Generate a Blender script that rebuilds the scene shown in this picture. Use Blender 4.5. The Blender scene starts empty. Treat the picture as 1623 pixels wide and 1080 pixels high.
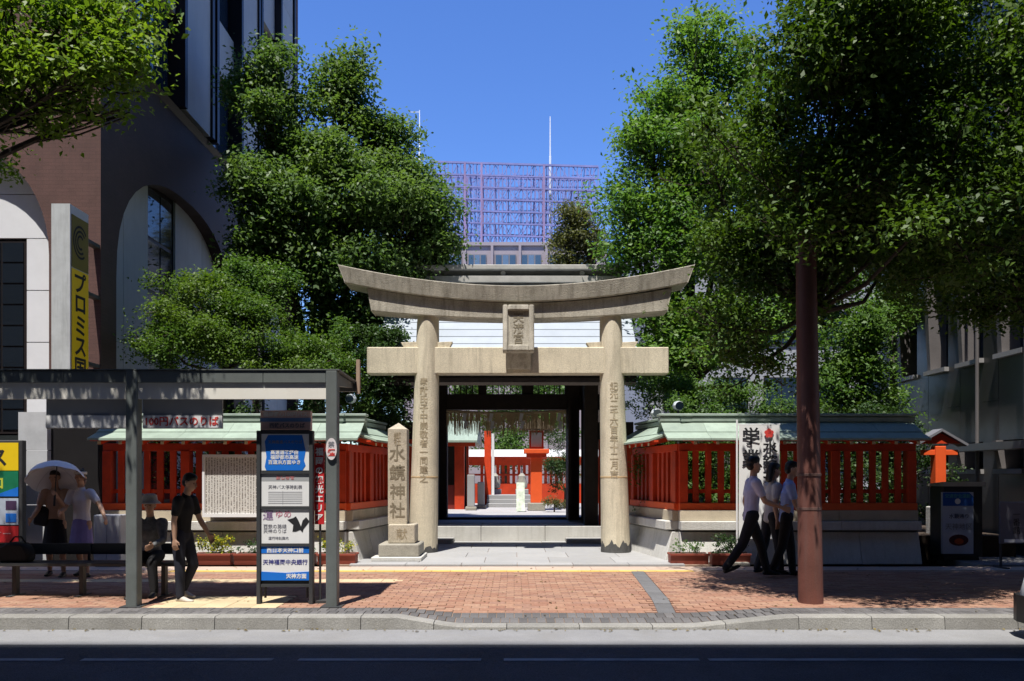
import bpy, bmesh, math, random
import numpy as np
from mathutils import Vector, Matrix, Euler
random.seed(7)
SC = bpy.context.scene
COL = SC.collection
R = math.radians

# ---------------------------------------------------------------- camera
CAMZ, F, VX, VY = 1.5, 1262.0, 815.0, 755.0      # eye height and the photo's perspective (1623 px wide)
cam = bpy.data.cameras.new('camera'); co = bpy.data.objects.new('camera', cam); COL.objects.link(co)
co.location = (0, 0, CAMZ); co.rotation_euler = (R(90), 0, 0)
cam.sensor_width = 36; cam.lens = 36*F/1623
cam.shift_x = -(VX-811.5)/1623; cam.shift_y = (VY-540)/1623
cam.clip_end = 2000
SC.camera = co
# ---------------------------------------------------------------- sky and sun
SUN_EL, SUN_AZ = 69.5, 17.0          # sun high behind the camera, a little to the left
w = bpy.data.worlds.new('World'); SC.world = w; w.use_nodes = True
nt = w.node_tree; bg = nt.nodes['Background']
sky = nt.nodes.new('ShaderNodeTexSky'); sky.sky_type = 'NISHITA'; sky.sun_disc = False
sky.sun_elevation = R(SUN_EL); sky.sun_rotation = R(180+SUN_AZ)
sky.air_density = 1.0; sky.dust_density = 0.05; sky.ozone_density = 6.0; sky.altitude = 0
hs = nt.nodes.new('ShaderNodeHueSaturation'); hs.inputs['Saturation'].default_value = 1.17; hs.inputs['Hue'].default_value = .513
nt.links.new(sky.outputs[0], hs.inputs['Color']); nt.links.new(hs.outputs[0], bg.inputs[0]); bg.inputs[1].default_value = 0.145
sl = bpy.data.lights.new('sun', 'SUN'); sl.energy = 4.8; sl.angle = R(0.53); sl.color = (1, .955, .88)
so = bpy.data.objects.new('sun', sl); COL.objects.link(so)
sd = Vector((-math.sin(R(SUN_AZ))*math.cos(R(SUN_EL)), -math.cos(R(SUN_AZ))*math.cos(R(SUN_EL)), math.sin(R(SUN_EL))))
so.rotation_euler = sd.to_track_quat('Z', 'Y').to_euler(); so.location = (0, 0, 40)
SC.view_settings.view_transform = 'Standard'; SC.view_settings.look = 'None'
SC.view_settings.gamma = 1; SC.view_settings.exposure = 0.64; SC.view_settings.use_curve_mapping = False

# ---------------------------------------------------------------- helpers
def PX(x, D): return (x-VX)*D/F
def PZ(y, D): return CAMZ+(VY-y)*D/F

def nd(t, typ, **kw):
    n = t.nodes.new(typ)
    for k, v in kw.items(): setattr(n, k, v)
    return n
MATS = {}
def mat(name, col, rough=.7, var=.12, scale=3., fine=0, bump=0, bscale=30, metal=0, spec=.35, rnd=0, dirt=0, dirtcol=None, streak=0):
    if name in MATS: return MATS[name]
    m = bpy.data.materials.new(name); m.use_nodes = True; t = m.node_tree; L = t.links.new
    b = t.nodes['Principled BSDF']
    b.inputs['Roughness'].default_value = rough; b.inputs['Metallic'].default_value = metal
    b.inputs['Specular IOR Level'].default_value = spec
    tc = nd(t, 'ShaderNodeTexCoord'); co_ = tc.outputs['Object']
    n = nd(t, 'ShaderNodeTexNoise'); n.inputs['Scale'].default_value = scale; n.inputs['Detail'].default_value = 6; n.inputs['Roughness'].default_value = .65
    L(co_, n.inputs['Vector'])
    mr = nd(t, 'ShaderNodeMapRange'); mr.inputs[1].default_value = .3; mr.inputs[2].default_value = .7
    mr.inputs[3].default_value = 1-var; mr.inputs[4].default_value = 1+var
    L(n.outputs[0], mr.inputs[0]); f = mr.outputs[0]
    if fine:
        n2 = nd(t, 'ShaderNodeTexNoise'); n2.inputs['Scale'].default_value = 90; n2.inputs['Detail'].default_value = 2
        L(co_, n2.inputs['Vector'])
        m2 = nd(t, 'ShaderNodeMapRange'); m2.inputs[1].default_value = .3; m2.inputs[2].default_value = .7
        m2.inputs[3].default_value = 1-fine; m2.inputs[4].default_value = 1+fine
        L(n2.outputs[0], m2.inputs[0])
        mm = nd(t, 'ShaderNodeMath', operation='MULTIPLY'); L(f, mm.inputs[0]); L(m2.outputs[0], mm.inputs[1]); f = mm.outputs[0]
    if rnd:
        oi = nd(t, 'ShaderNodeObjectInfo'); m3 = nd(t, 'ShaderNodeMapRange')
        m3.inputs[3].default_value = 1-rnd; m3.inputs[4].default_value = 1+rnd
        L(oi.outputs['Random'], m3.inputs[0])
        mm = nd(t, 'ShaderNodeMath', operation='MULTIPLY'); L(f, mm.inputs[0]); L(m3.outputs[0], mm.inputs[1]); f = mm.outputs[0]
    mx = nd(t, 'ShaderNodeVectorMath', operation='SCALE'); mx.inputs[0].default_value = col[:3]; L(f, mx.inputs['Scale'])
    out = mx.outputs[0]
    if dirt:
        n4 = nd(t, 'ShaderNodeTexNoise'); n4.inputs['Scale'].default_value = 1.7; n4.inputs['Detail'].default_value = 8; n4.inputs['Roughness'].default_value = .7
        if streak:
            mp = nd(t, 'ShaderNodeMapping'); mp.inputs['Scale'].default_value = (5, 5, .45); L(co_, mp.inputs[0]); L(mp.outputs[0], n4.inputs['Vector'])
        else: L(co_, n4.inputs['Vector'])
        m4 = nd(t, 'ShaderNodeMapRange'); m4.inputs[1].default_value = .48; m4.inputs[2].default_value = .72
        m4.inputs[4].default_value = dirt; L(n4.outputs[0], m4.inputs[0])
        mi = nd(t, 'ShaderNodeMix', data_type='RGBA'); L(m4.outputs[0], mi.inputs['Factor']); L(out, mi.inputs['A'])
        dc = dirtcol or (.08, .07, .055); mi.inputs['B'].default_value = (*dc, 1); out = mi.outputs['Result']
    L(out, b.inputs['Base Color'])
    if bump:
        n3 = nd(t, 'ShaderNodeTexNoise'); n3.inputs['Scale'].default_value = bscale; n3.inputs['Detail'].default_value = 4; L(co_, n3.inputs['Vector'])
        bp = nd(t, 'ShaderNodeBump'); bp.inputs['Strength'].default_value = bump; bp.inputs['Distance'].default_value = .02
        L(n3.outputs[0], bp.inputs['Height']); L(bp.outputs[0], b.inputs['Normal'])
    MATS[name] = m; return m

def glassy(name, col=(.012, .016, .02), rough=.06):
    return mat(name, col, rough, .05, spec=.9)

class MB:
    def __init__(s, M=None): s.v = []; s.f = []; s.M = M
    def add(s, vs, fs):
        o = len(s.v); s.v += [tuple(p) for p in vs]; s.f += [tuple(i+o for i in f) for f in fs]; return s
    def box(s, x0, x1, y0, y1, z0, z1):
        return s.add([(x0,y0,z0),(x1,y0,z0),(x1,y1,z0),(x0,y1,z0),(x0,y0,z1),(x1,y0,z1),(x1,y1,z1),(x0,y1,z1)],
                     [(3,2,1,0),(4,5,6,7),(0,1,5,4),(1,2,6,5),(2,3,7,6),(3,0,4,7)])
    def prism_x(s, prof, x0, x1):           # profile of (y, z), counter-clockwise seen from +x
        n = len(prof)
        return s.add([(x0,*p) for p in prof]+[(x1,*p) for p in prof],
                     [tuple(reversed(range(n))), tuple(range(n, 2*n))]+[(i, (i+1) % n, n+(i+1) % n, n+i) for i in range(n)])
    def prism_y(s, prof, y0, y1):           # profile of (x, z), counter-clockwise seen from -y
        n = len(prof)
        return s.add([(p[0],y0,p[1]) for p in prof]+[(p[0],y1,p[1]) for p in prof],
                     [tuple(range(n)), tuple(reversed(range(n, 2*n)))]+[(i, n+i, n+(i+1) % n, (i+1) % n) for i in range(n)])
    def prism_z(s, prof, z0, z1):
        n = len(prof)
        return s.add([(p[0],p[1],z0) for p in prof]+[(p[0],p[1],z1) for p in prof],
                     [tuple(reversed(range(n))), tuple(range(n, 2*n))]+[(i, (i+1) % n, n+(i+1) % n, n+i) for i in range(n)])
    def tube(s, p0, p1, r0, r1=None, n=8, caps=True):
        r1 = r0 if r1 is None else r1
        p0, p1 = Vector(p0), Vector(p1); d = (p1-p0)
        if d.length < 1e-6: return s
        d.normalize(); a = d.orthogonal().normalized(); b = d.cross(a)
        vs = []
        for p, r in ((p0, r0), (p1, r1)):
            for i in range(n):
                t = 2*math.pi*i/n; vs.append(p+a*(r*math.cos(t))+b*(r*math.sin(t)))
        fs = [(i, (i+1) % n, n+(i+1) % n, n+i) for i in range(n)]
        if caps: fs += [tuple(reversed(range(n))), tuple(range(n, 2*n))]
        return s.add(vs, fs)
    def path(s, pts, rs, n=6):
        for i in range(len(pts)-1): s.tube(pts[i], pts[i+1], rs[i], rs[i+1], n)
        return s
    def lathe(s, prof, c=(0,0), n=20):      # profile of (r, z)
        o = []
        for r, z in prof:
            for i in range(n):
                t = 2*math.pi*i/n; o.append((c[0]+r*math.cos(t), c[1]+r*math.sin(t), z))
        fs = []
        for k in range(len(prof)-1):
            for i in range(n): fs.append((k*n+i, k*n+(i+1) % n, (k+1)*n+(i+1) % n, (k+1)*n+i))
        fs.append(tuple(reversed(range(n)))); fs.append(tuple(range((len(prof)-1)*n, len(prof)*n)))
        return s.add(o, fs)
    def mesh(s, name, off=None, bevel=0, smooth=False):
        vs = s.v
        if s.M is not None: vs = [tuple(s.M @ Vector(p)) for p in vs]
        if off is not None: vs = [(p[0]-off[0], p[1]-off[1], p[2]-off[2]) for p in vs]
        me = bpy.data.meshes.new(name); me.from_pydata(vs, [], s.f)
        if bevel:
            bm = bmesh.new(); bm.from_mesh(me)
            es = [e for e in bm.edges if len(e.link_faces) == 2 and e.calc_face_angle(0) > .5]
            bmesh.ops.bevel(bm, geom=es, offset=bevel, segments=1, affect='EDGES', clamp_overlap=True)
            bm.to_mesh(me); bm.free()
        if smooth:
            me.polygons.foreach_set('use_smooth', [True]*len(me.polygons))
            try: me.set_sharp_from_angle(angle=R(40))
            except Exception: pass
        return me
    def build(s, name, m, parent=None, bevel=0, smooth=False, kind=None, label=None):
        off = parent_origin(parent)
        me = s.mesh(name, off, bevel, smooth)
        return link(name, me, m, parent, kind, label)

ORG = {}
def parent_origin(p):
    while p is not None:
        if p.name in ORG: return ORG[p.name]
        p = p.parent
    return None
def link(name, me, m=None, parent=None, kind=None, label=None, loc=None):
    o = bpy.data.objects.new(name, me); COL.objects.link(o)
    if m is not None and len(me.materials) == 0: me.materials.append(m)
    o.parent = parent
    if loc is not None: o.location = loc
    if kind: o['kind'] = kind
    if label: o['label'] = label
    return o
def thing(name, label, cat, loc=(0,0,0), group=None, kind=None):
    o = bpy.data.objects.new(name, None); COL.objects.link(o); o.location = loc
    o.empty_display_size = .1
    ORG[o.name] = loc
    o['label'] = label; o['category'] = cat
    if group: o['group'] = group
    if kind: o['kind'] = kind
    return o
def tag(o, label, cat, group=None):
    o['label'] = label; o['category'] = cat
    if group: o['group'] = group
    return o
def struct(name, mb, m, label=None, **kw):
    o = mb.build(name, m, None, **kw); o['kind'] = 'structure'
    if label: o['label'] = label
    return o
def copy_tree(o, parent=None):
    c = o.copy(); COL.objects.link(c); c.parent = parent
    for ch in list(o.children): copy_tree(ch, c)
    return c

def text(body, size, loc, face, m, parent, ext=.003, vertical=False, line=1.0, name='lettering', wx=1.0, wrap=None, bold=0):
    """flat lettering; face '-y' looks at the street, '+x' looks along +x; loc is the centre"""
    if vertical and len(body) > 1:
        st_ = size*line; os_ = []
        for i, ch in enumerate(body):
            dz = st_*((len(body)-1)/2-i)
            os_.append(text(ch, size, (loc[0], loc[1], loc[2]+dz), face, m, parent, ext, False, line, name, wx, wrap, bold))
        return os_
    cu = bpy.data.curves.new('lettering_curve', 'FONT'); cu.body = body
    cu.size = size; cu.extrude = ext; cu.align_x = 'CENTER'; cu.align_y = 'CENTER'; cu.space_line = line; cu.resolution_u = 2
    cu.offset = bold
    t = bpy.data.objects.new('lettering_curve', cu); COL.objects.link(t)
    dg = bpy.context.evaluated_depsgraph_get(); me = bpy.data.meshes.new_from_object(t.evaluated_get(dg))
    bpy.data.objects.remove(t); bpy.data.curves.remove(cu)
    me.materials.clear()
    ys = [v.co.y for v in me.vertices]; xs = [v.co.x for v in me.vertices]
    if ys:
        cy = (min(ys)+max(ys))/2; cx = (min(xs)+max(xs))/2
        for v in me.vertices: v.co.x = (v.co.x-cx)*wx; v.co.y -= cy
    rot = Euler((R(90), 0, 0)) if face == '-y' else Euler((R(90), 0, R(90)))
    if isinstance(face, Matrix): M = face
    else: M = rot.to_matrix().to_4x4()
    me.transform(Matrix.Translation(loc) @ M)
    if wrap:
        bm = bmesh.new(); bm.from_mesh(me); bmesh.ops.triangulate(bm, faces=bm.faces[:])
        for _ in range(2): bmesh.ops.subdivide_edges(bm, edges=[e for e in bm.edges if e.calc_length() > .035], cuts=1)
        bm.to_mesh(me); bm.free()
        for v in me.vertices: v.co = wrap(v.co)
    off = parent_origin(parent)
    if off: me.transform(Matrix.Translation((-off[0], -off[1], -off[2])))
    return link(name, me, m, parent)

# ---------------------------------------------------------------- materials
asphalt = mat('asphalt', (.034, .038, .046), .85, .25, 1.6, .55, .6, 90, dirt=.35, dirtcol=(.045, .05, .058))
concrete = mat('concrete', (.225, .225, .23), .85, .12, 1.5, .12, .2, 60, dirt=.35, dirtcol=(.2, .19, .17))
kerbstone = mat('kerb_granite', (.25, .243, .225), .85, .15, 2.5, .18, .3, 60, rnd=.12, dirt=.5, dirtcol=(.15, .14, .12))
granite = mat('white_granite', (.33, .33, .33), .75, .08, 1.5, .1, .15, 60, rnd=.08, dirt=.25, dirtcol=(.3, .28, .25))
toriistone = mat('torii_granite', (.62, .55, .415), .85, .14, 1.6, .18, .3, 50, dirt=.6, dirtcol=(.25, .215, .155), streak=1)
toriidark = mat('weathered_granite', (.42, .385, .315), .88, .24, 2.2, .2, .35, 50, dirt=.8, dirtcol=(.15, .132, .1), streak=1)
plinthstone = mat('plinth_granite', (.54, .53, .5), .85, .12, 1.6, .12, .25, 45, dirt=.35, dirtcol=(.28, .27, .22), streak=1)
sandstone = mat('sandstone', (.5, .43, .32), .85, .15, 2, .12, .2, 45, dirt=.3)
monument_stone = mat('monument_granite', (.46, .41, .32), .85, .2, 3, .25, .3, 60, dirt=.4, dirtcol=(.2, .17, .13))
basestone = mat('grey_granite', (.33, .31, .26), .88, .18, 3, .2, .3, 60, dirt=.4)
engrave = mat('engraving', (.20, .17, .12), .9)
engrave_light = mat('shallow_engraving', (.33, .27, .18), .9)
red = mat('vermilion', (.58, .052, .012), .55, .18, 2.5, .08, spec=.35, rnd=.2, dirt=.4, dirtcol=(.22, .02, .008))
redlit = mat('sunlit_vermilion', (.8, .11, .025), .5, .08, 3)  # vermilion copy with sunlight put into the colour, for parts the sun strikes
copper = mat('green_copper', (.29, .36, .295), .6, .16, 2.2, .08, rnd=.1, dirt=.5, dirtcol=(.19, .235, .2), streak=1)
copperdark = mat('ridge_copper', (.3, .36, .31), .6, .15, 3, dirt=.3)
slate = mat('roof_sheet', (.36, .40, .45), .5, .07, 2, .05, rnd=.05, dirt=.2, dirtcol=(.27, .3, .33))
slatedark = mat('ridge_tile', (.16, .16, .155), .7, .2, 4, dirt=.3)
ridgecap = mat('ridge_cap', (.44, .43, .4), .7, .15, 4, dirt=.3)
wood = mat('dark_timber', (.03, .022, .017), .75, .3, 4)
straw = mat('straw', (.55, .42, .24), .9, .2, 8)
paper = mat('paper', (.75, .75, .74), .8, .04)
shelter_grey = mat('shelter_paint', (.135, .15, .145), .45, .12, 4, .05, spec=.4, dirt=.25, dirtcol=(.09, .09, .085), streak=1)
fascia = mat('fascia_panel', (.80, .77, .70), .5, .05, 2, dirt=.22, dirtcol=(.6, .5, .36))
steel_dark = mat('dark_steel', (.05, .052, .055), .45, .1, 5)
black = mat('black_paint', (.015, .015, .016), .4, .1, 5)
white = mat('white_paint', (.78, .78, .78), .5, .04, 3)
greypanel = mat('grey_panel', (.36, .37, .38), .6, .07, 1.5, rnd=.05)
whitepanel = mat('white_tile', (.76, .77, .80), .45, .05, 1.2, rnd=.03, dirt=.15, dirtcol=(.5, .5, .5))
brown = mat('brown_tile', (.115, .06, .051), .75, .2, 1.2, .3, .2, 90, dirt=.3, dirtcol=(.07, .045, .04), streak=1)
def tile_joints(m, w_, h_, dark):
    t = m.node_tree; L = t.links.new; b = t.nodes['Principled BSDF']; src = b.inputs['Base Color'].links[0].from_socket
    tc = nd(t, 'ShaderNodeTexCoord'); sp = nd(t, 'ShaderNodeSeparateXYZ'); L(tc.outputs['Object'], sp.inputs[0])
    ad = nd(t, 'ShaderNodeMath', operation='ADD'); L(sp.outputs['X'], ad.inputs[0]); L(sp.outputs['Y'], ad.inputs[1])
    cb = nd(t, 'ShaderNodeCombineXYZ'); L(ad.outputs[0], cb.inputs['X']); L(sp.outputs['Z'], cb.inputs['Y'])
    br = nd(t, 'ShaderNodeTexBrick'); br.inputs['Scale'].default_value = 1; br.inputs['Brick Width'].default_value = w_; br.inputs['Row Height'].default_value = h_
    br.inputs['Mortar Size'].default_value = .006; br.inputs['Color1'].default_value = (1.05, 1.04, 1.04, 1); br.inputs['Color2'].default_value = (.94, .94, .94, 1); br.inputs['Mortar'].default_value = (dark, dark, dark, 1)
    L(cb.outputs[0], br.inputs['Vector'])
    mu = nd(t, 'ShaderNodeVectorMath', operation='MULTIPLY'); L(src, mu.inputs[0]); L(br.outputs['Color'], mu.inputs[1]); L(mu.outputs[0], b.inputs['Base Color'])
tile_joints(brown, .235, .065, .84)
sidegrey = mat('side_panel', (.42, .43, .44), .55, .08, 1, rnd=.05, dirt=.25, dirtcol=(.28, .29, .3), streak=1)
frame_dark = mat('dark_frame', (.022, .017, .017), .4, .1)
glass = glassy('window_glass', (.012, .017, .024), .04)
glassb = glassy('blue_glass', (.02, .035, .06), .03)
blue = mat('print_blue', (.015, .16, .62), .4, .05)
navy = mat('print_navy', (.012, .03, .1), .4, .05)
yellow = mat('sign_yellow', (.78, .55, .012), .45, .04)
olive = mat('shaded_yellow', (.16, .13, .02), .5, .1)  # sign yellow with the shade on its upper part put into the colour
signgreen = mat('sign_green', (.01, .17, .08), .45)
signred = mat('sign_red', (.55, .025, .03), .45)
pink = mat('sign_pink', (.78, .58, .55), .5, .05)
ink = mat('ink', (.015, .015, .018), .7)
inkgrey = mat('ink_grey', (.25, .25, .28), .7)
inkred = mat('ink_red', (.6, .05, .04), .7)
terracotta = mat('planter_plastic', (.24, .055, .035), .6, .12, 4)
soil = mat('soil', (.05, .035, .025), .95, .3, 20)
bark = mat('bark', (.055, .042, .032), .9, .35, 6, .3, .6, 25)
polebrown = mat('pole_paint', (.145, .058, .045), .55, .18, 3, .1, spec=.3, dirt=.45, dirtcol=(.13, .1, .09), streak=1)
granite_dark = mat('polished_granite', (.035, .034, .034), .3, .25, 1.3, .35, spec=.6)
granite_trim = mat('granite_trim', (.13, .118, .116), .6, .12, 2, .15)
mauve = mat('mauve_wall', (.33, .285, .30), .8, .06, .3)
scaffold = mat('scaffold_paint', (.2, .21, .42), .6, .2, .5)
rusty = mat('rusty_steel', (.28, .2, .34), .7, .2, .5)
silver = mat('brushed_metal', (.55, .55, .57), .4, .08, metal=.3)

# brick: hue differs brick by brick
def brick_material():
    m = bpy.data.materials.new('clay_brick'); m.use_nodes = True; t = m.node_tree; L = t.links.new
    b = t.nodes['Principled BSDF']; b.inputs['Roughness'].default_value = .85; b.inputs['Specular IOR Level'].default_value = .25
    oi = nd(t, 'ShaderNodeObjectInfo'); at_ = nd(t, 'ShaderNodeAttribute', attribute_name='tint')
    a = nd(t, 'ShaderNodeMath', operation='ADD'); L(oi.outputs['Random'], a.inputs[0]); L(at_.outputs['Fac'], a.inputs[1])
    fr = nd(t, 'ShaderNodeMath', operation='FRACT'); L(a.outputs[0], fr.inputs[0])
    cr = nd(t, 'ShaderNodeValToRGB'); e = cr.color_ramp
    cols = [(0, (.285, .155, .105)), (.25, (.325, .19, .13)), (.5, (.255, .13, .09)), (.7, (.345, .215, .15)), (.88, (.22, .12, .09)), (1, (.31, .185, .135))]
    e.elements[0].position = 0; e.elements[0].color = (*cols[0][1], 1); e.elements[1].position = 1; e.elements[1].color = (*cols[-1][1], 1)
    for p, c in cols[1:-1]: x = e.elements.new(p); x.color = (*c, 1)
    L(fr.outputs[0], cr.inputs[0])
    tc = nd(t, 'ShaderNodeTexCoord'); n = nd(t, 'ShaderNodeTexNoise'); n.inputs['Scale'].default_value = 25; n.inputs['Detail'].default_value = 5
    L(tc.outputs['Object'], n.inputs['Vector'])
    mr = nd(t, 'ShaderNodeMapRange'); mr.inputs[1].default_value = .3; mr.inputs[2].default_value = .7; mr.inputs[3].default_value = .82; mr.inputs[4].default_value = 1.18
    L(n.outputs[0], mr.inputs[0]); s = nd(t, 'ShaderNodeVectorMath', operation='SCALE'); L(cr.outputs[0], s.inputs[0]); L(mr.outputs[0], s.inputs['Scale'])
    L(s.outputs[0], b.inputs['Base Color']); return m
brickmat = brick_material()
paver_dark = mat('dark_paver', (.115, .11, .11), .85, .15, 5, .2, rnd=.25)
tile_tan = mat('tan_tile', (.50, .40, .25), .85, .1, 3, .1, rnd=.08)
tile_grey = mat('grey_paver', (.13, .13, .135), .85, .15, 5, .2, rnd=.12)
mortar = mat('mortar', (.27, .19, .14), .9, .15, 4)

def leaf_material(name, c1, c2, trans=.35):
    m = bpy.data.materials.new(name); m.use_nodes = True; t = m.node_tree; L = t.links.new
    for n in list(t.nodes): t.nodes.remove(n)
    o = nd(t, 'ShaderNodeOutputMaterial'); at_ = nd(t, 'ShaderNodeAttribute', attribute_name='tint')
    mi = nd(t, 'ShaderNodeMix', data_type='RGBA'); L(at_.outputs['Fac'], mi.inputs['Factor'])
    mi.inputs['A'].default_value = (*c1, 1); mi.inputs['B'].default_value = (*c2, 1)
    p = nd(t, 'ShaderNodeBsdfPrincipled'); p.inputs['Roughness'].default_value = .5; p.inputs['Specular IOR Level'].default_value = .3
    L(mi.outputs['Result'], p.inputs['Base Color'])
    tr = nd(t, 'ShaderNodeBsdfTranslucent'); h = nd(t, 'ShaderNodeVectorMath', operation='MULTIPLY'); h.inputs[1].default_value = (1.5, 1.6, .6)
    L(mi.outputs['Result'], h.inputs[0]); L(h.outputs[0], tr.inputs['Color'])
    ms = nd(t, 'ShaderNodeMixShader'); ms.inputs[0].default_value = trans; L(p.outputs[0], ms.inputs[1]); L(tr.outputs[0], ms.inputs[2])
    L(ms.outputs[0], o.inputs['Surface']); return m
leaf_street = leaf_material('street_tree_leaf', (.022, .058, .009), (.10, .17, .02), .28)
leaf_bright = leaf_material('bright_leaf', (.075, .15, .018), (.19, .27, .03), .42)
leaf_camphor = leaf_material('camphor_leaf', (.062, .125, .04), (.15, .225, .07), .38)
leaf_shrub = leaf_material('shrub_leaf', (.04, .10, .017), (.12, .185, .027))
leaf_dark = leaf_material('dark_leaf', (.02, .05, .015), (.05, .095, .02), .25)
leaf_green = leaf_material('fresh_leaf', (.05, .12, .03), (.12, .20, .04))
leaf_fresh = leaf_material('sunlit_leaf', (.065, .155, .04), (.17, .28, .06), .4)
leaf_olive = leaf_material('olive_leaf', (.08, .09, .03), (.14, .14, .05))
leaf_yellow = leaf_material('flower_leaf', (.10, .17, .02), (.5, .42, .02), .2)

# ================================================================ SETTING
KX0, KX1 = -1.25, 2.95
def dip(x):                                    # 1 where the kerb is lowered for the shrine approach
    if x < -1.25 or x > 2.95: return 0
    if x < -.65: return (x+1.25)/.6
    if x > 1.95: return (2.95-x)/1.0
    return 1
def zs(x, y): return -.1*dip(x)*max(0, min(1, (9.7-y)/1.05))

struct('ground', MB().box(-400, 400, -400, 600, -.6, -.30), mat('earth', (.16, .14, .11), .95, .2, .05))
struct('road', MB().box(-60, 60, -4.2, 8.49, -.28, -.14), asphalt)
struct('gutter', MB().box(-60, 60, 7.74, 8.485, -.2, -.136), concrete)
mb = MB()
x = -14.0
while x < 14:
    Lg = random.uniform(1.5, 5); mb.add([(x, 7.06, -.1355), (x+Lg, 7.06, -.1355), (x+Lg, 7.15, -.1355), (x, 7.15, -.1355)], [(0, 1, 2, 3)]); x += Lg+random.uniform(.05, .4)
struct('lane_line', mb, mat('worn_line', (.2, .2, .2), .8, .3, 3, dirt=.8, dirtcol=(.06, .06, .065)))
# kerb: stones butted end to end
kerb = thing('kerb', 'weathered grey granite kerb stepping down before the shrine approach', 'kerb', (0, 8.5, -.14), kind='structure')
xs = [-11+.78*i for i in range(29)]
for a, b in zip(xs[:-1], xs[1:]):
    n = 6; m_ = MB(); vs = []
    for k in range(n+1):
        x = a+.004+(b-a-.008)*k/n; zt = -.1*dip(x)
        vs += [(x, 8.49, -.2), (x, 8.51, zt-.015), (x, 8.525, zt), (x, 8.68, zt), (x, 8.68, -.2)]
    fs = []
    for k in range(n):
        for j in range(4): fs.append((k*5+j, (k+1)*5+j, (k+1)*5+j+1, k*5+j+1))
    fs += [(4, 3, 2, 1, 0), tuple(n*5+j for j in range(5))]
    m_.add(vs, fs).build('kerb_stone', kerbstone, kerb)
# pavement bed
side = thing('pavement', 'orange brick pavement with dark edging along the kerb', 'pavement', (0, 9, 0), kind='structure')
mb = MB(); gx = [-30, -20, -12]+[-11+.25*i for i in range(89)]+[12, 20, 30]; gy = [8.68, 8.9, 9.1, 9.3, 9.5, 9.75, 10, 12, 13.3]
vs = [(x, y, zs(x, y)-.012) for y in gy for x in gx]; nx = len(gx)
mb.add(vs, [(j*nx+i, j*nx+i+1, (j+1)*nx+i+1, (j+1)*nx+i) for j in range(len(gy)-1) for i in range(nx-1)]).build('bed', mortar, side)
def piece_mesh(name, lx, ly, h, m):
    c = .004; mb_ = MB()
    a, b = lx/2, ly/2
    mb_.add([(-a,-b,-h),(a,-b,-h),(a,b,-h),(-a,b,-h),(-a,-b,-c),(a,-b,-c),(a,b,-c),(-a,b,-c),(-a+c,-b+c,0),(a-c,-b+c,0),(a-c,b-c,0),(-a+c,b-c,0)],
            [(0,1,5,4),(1,2,6,5),(2,3,7,6),(3,0,4,7),(4,5,9,8),(5,6,10,9),(6,7,11,10),(7,4,8,11),(8,9,10,11)])
    me = mb_.mesh(name); me.materials.append(m); return me
def put(me, name, parent, x, y, z, rx=0, rz=0):
    o = bpy.data.objects.new(name, me); COL.objects.link(o); o.parent = parent
    p = parent_origin(parent); o.location = (x-p[0], y-p[1], z-p[2]); o.rotation_euler = (rx, 0, rz); return o
def slope(x, y): return math.atan((zs(x, y+.05)-zs(x, y-.05))/.1)
# dark pavers along the kerb: two rows
pm = piece_mesh('paver', .094, .19, .03, paver_dark)
cnt = 0
for row, y in enumerate((8.785, 8.985)):
    for i in range(-90, 90):
        x = i*.1+(0 if row == 0 else .05)
        if abs(x) > (7.4 if row == 0 else 7.6): continue
        put(pm, 'paver', side, x, y, zs(x, y)+random.uniform(-.002, .002), slope(x, y))
# drain strip across the pavement
def drain_x(y): return 1.72+(y-8.7)*.058
sm = piece_mesh('drain_slab', .2, .395, .03, tile_grey)
for k in range(9):
    y = 9.28+k*.4
    if y < 12.6: put(sm, 'drain_slab', side, drain_x(y)+.0, y, zs(1.8, y)+.001, slope(1.8, y), -.058)
# tan guide tiles by the shelter
tm = piece_mesh('guide_tile', .292, .292, .03, tile_tan)
def in_tan(x, y): return (-4.2 < x < -2.75 and 9.08 < y < 9.98) or (-9 < x < -1.62 and 11.3 < y < 11.62) or (y > 12.3 and x < -1.9) 
tans = []
for i in range(5):
    for j in range(3): tans.append((-4.05+i*.296, 9.23+j*.296))
for i in range(25): tans.append((-8.85+i*.296, 11.46))
for x, y in tans: put(tm, 'guide_tile', side, x, y, random.uniform(-.001, .002))
ym = piece_mesh('yellow_tile', .292, .15, .03, mat('yellow_tile', (.62, .42, .12), .8, .1, 4, rnd=.08))
for i in range(28):
    x = -5.3+i*.296
    put(ym, 'yellow_tile', side, x, 12.62, .002)
cm = piece_mesh('border_slab', .896, .5, .03, mat('pink_concrete', (.47, .36, .29), .85, .1, 3, .1, rnd=.06))
for i in range(19): put(cm, 'border_slab', side, -8.2+i*.9, 12.97, random.uniform(-.001, .001))
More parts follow.
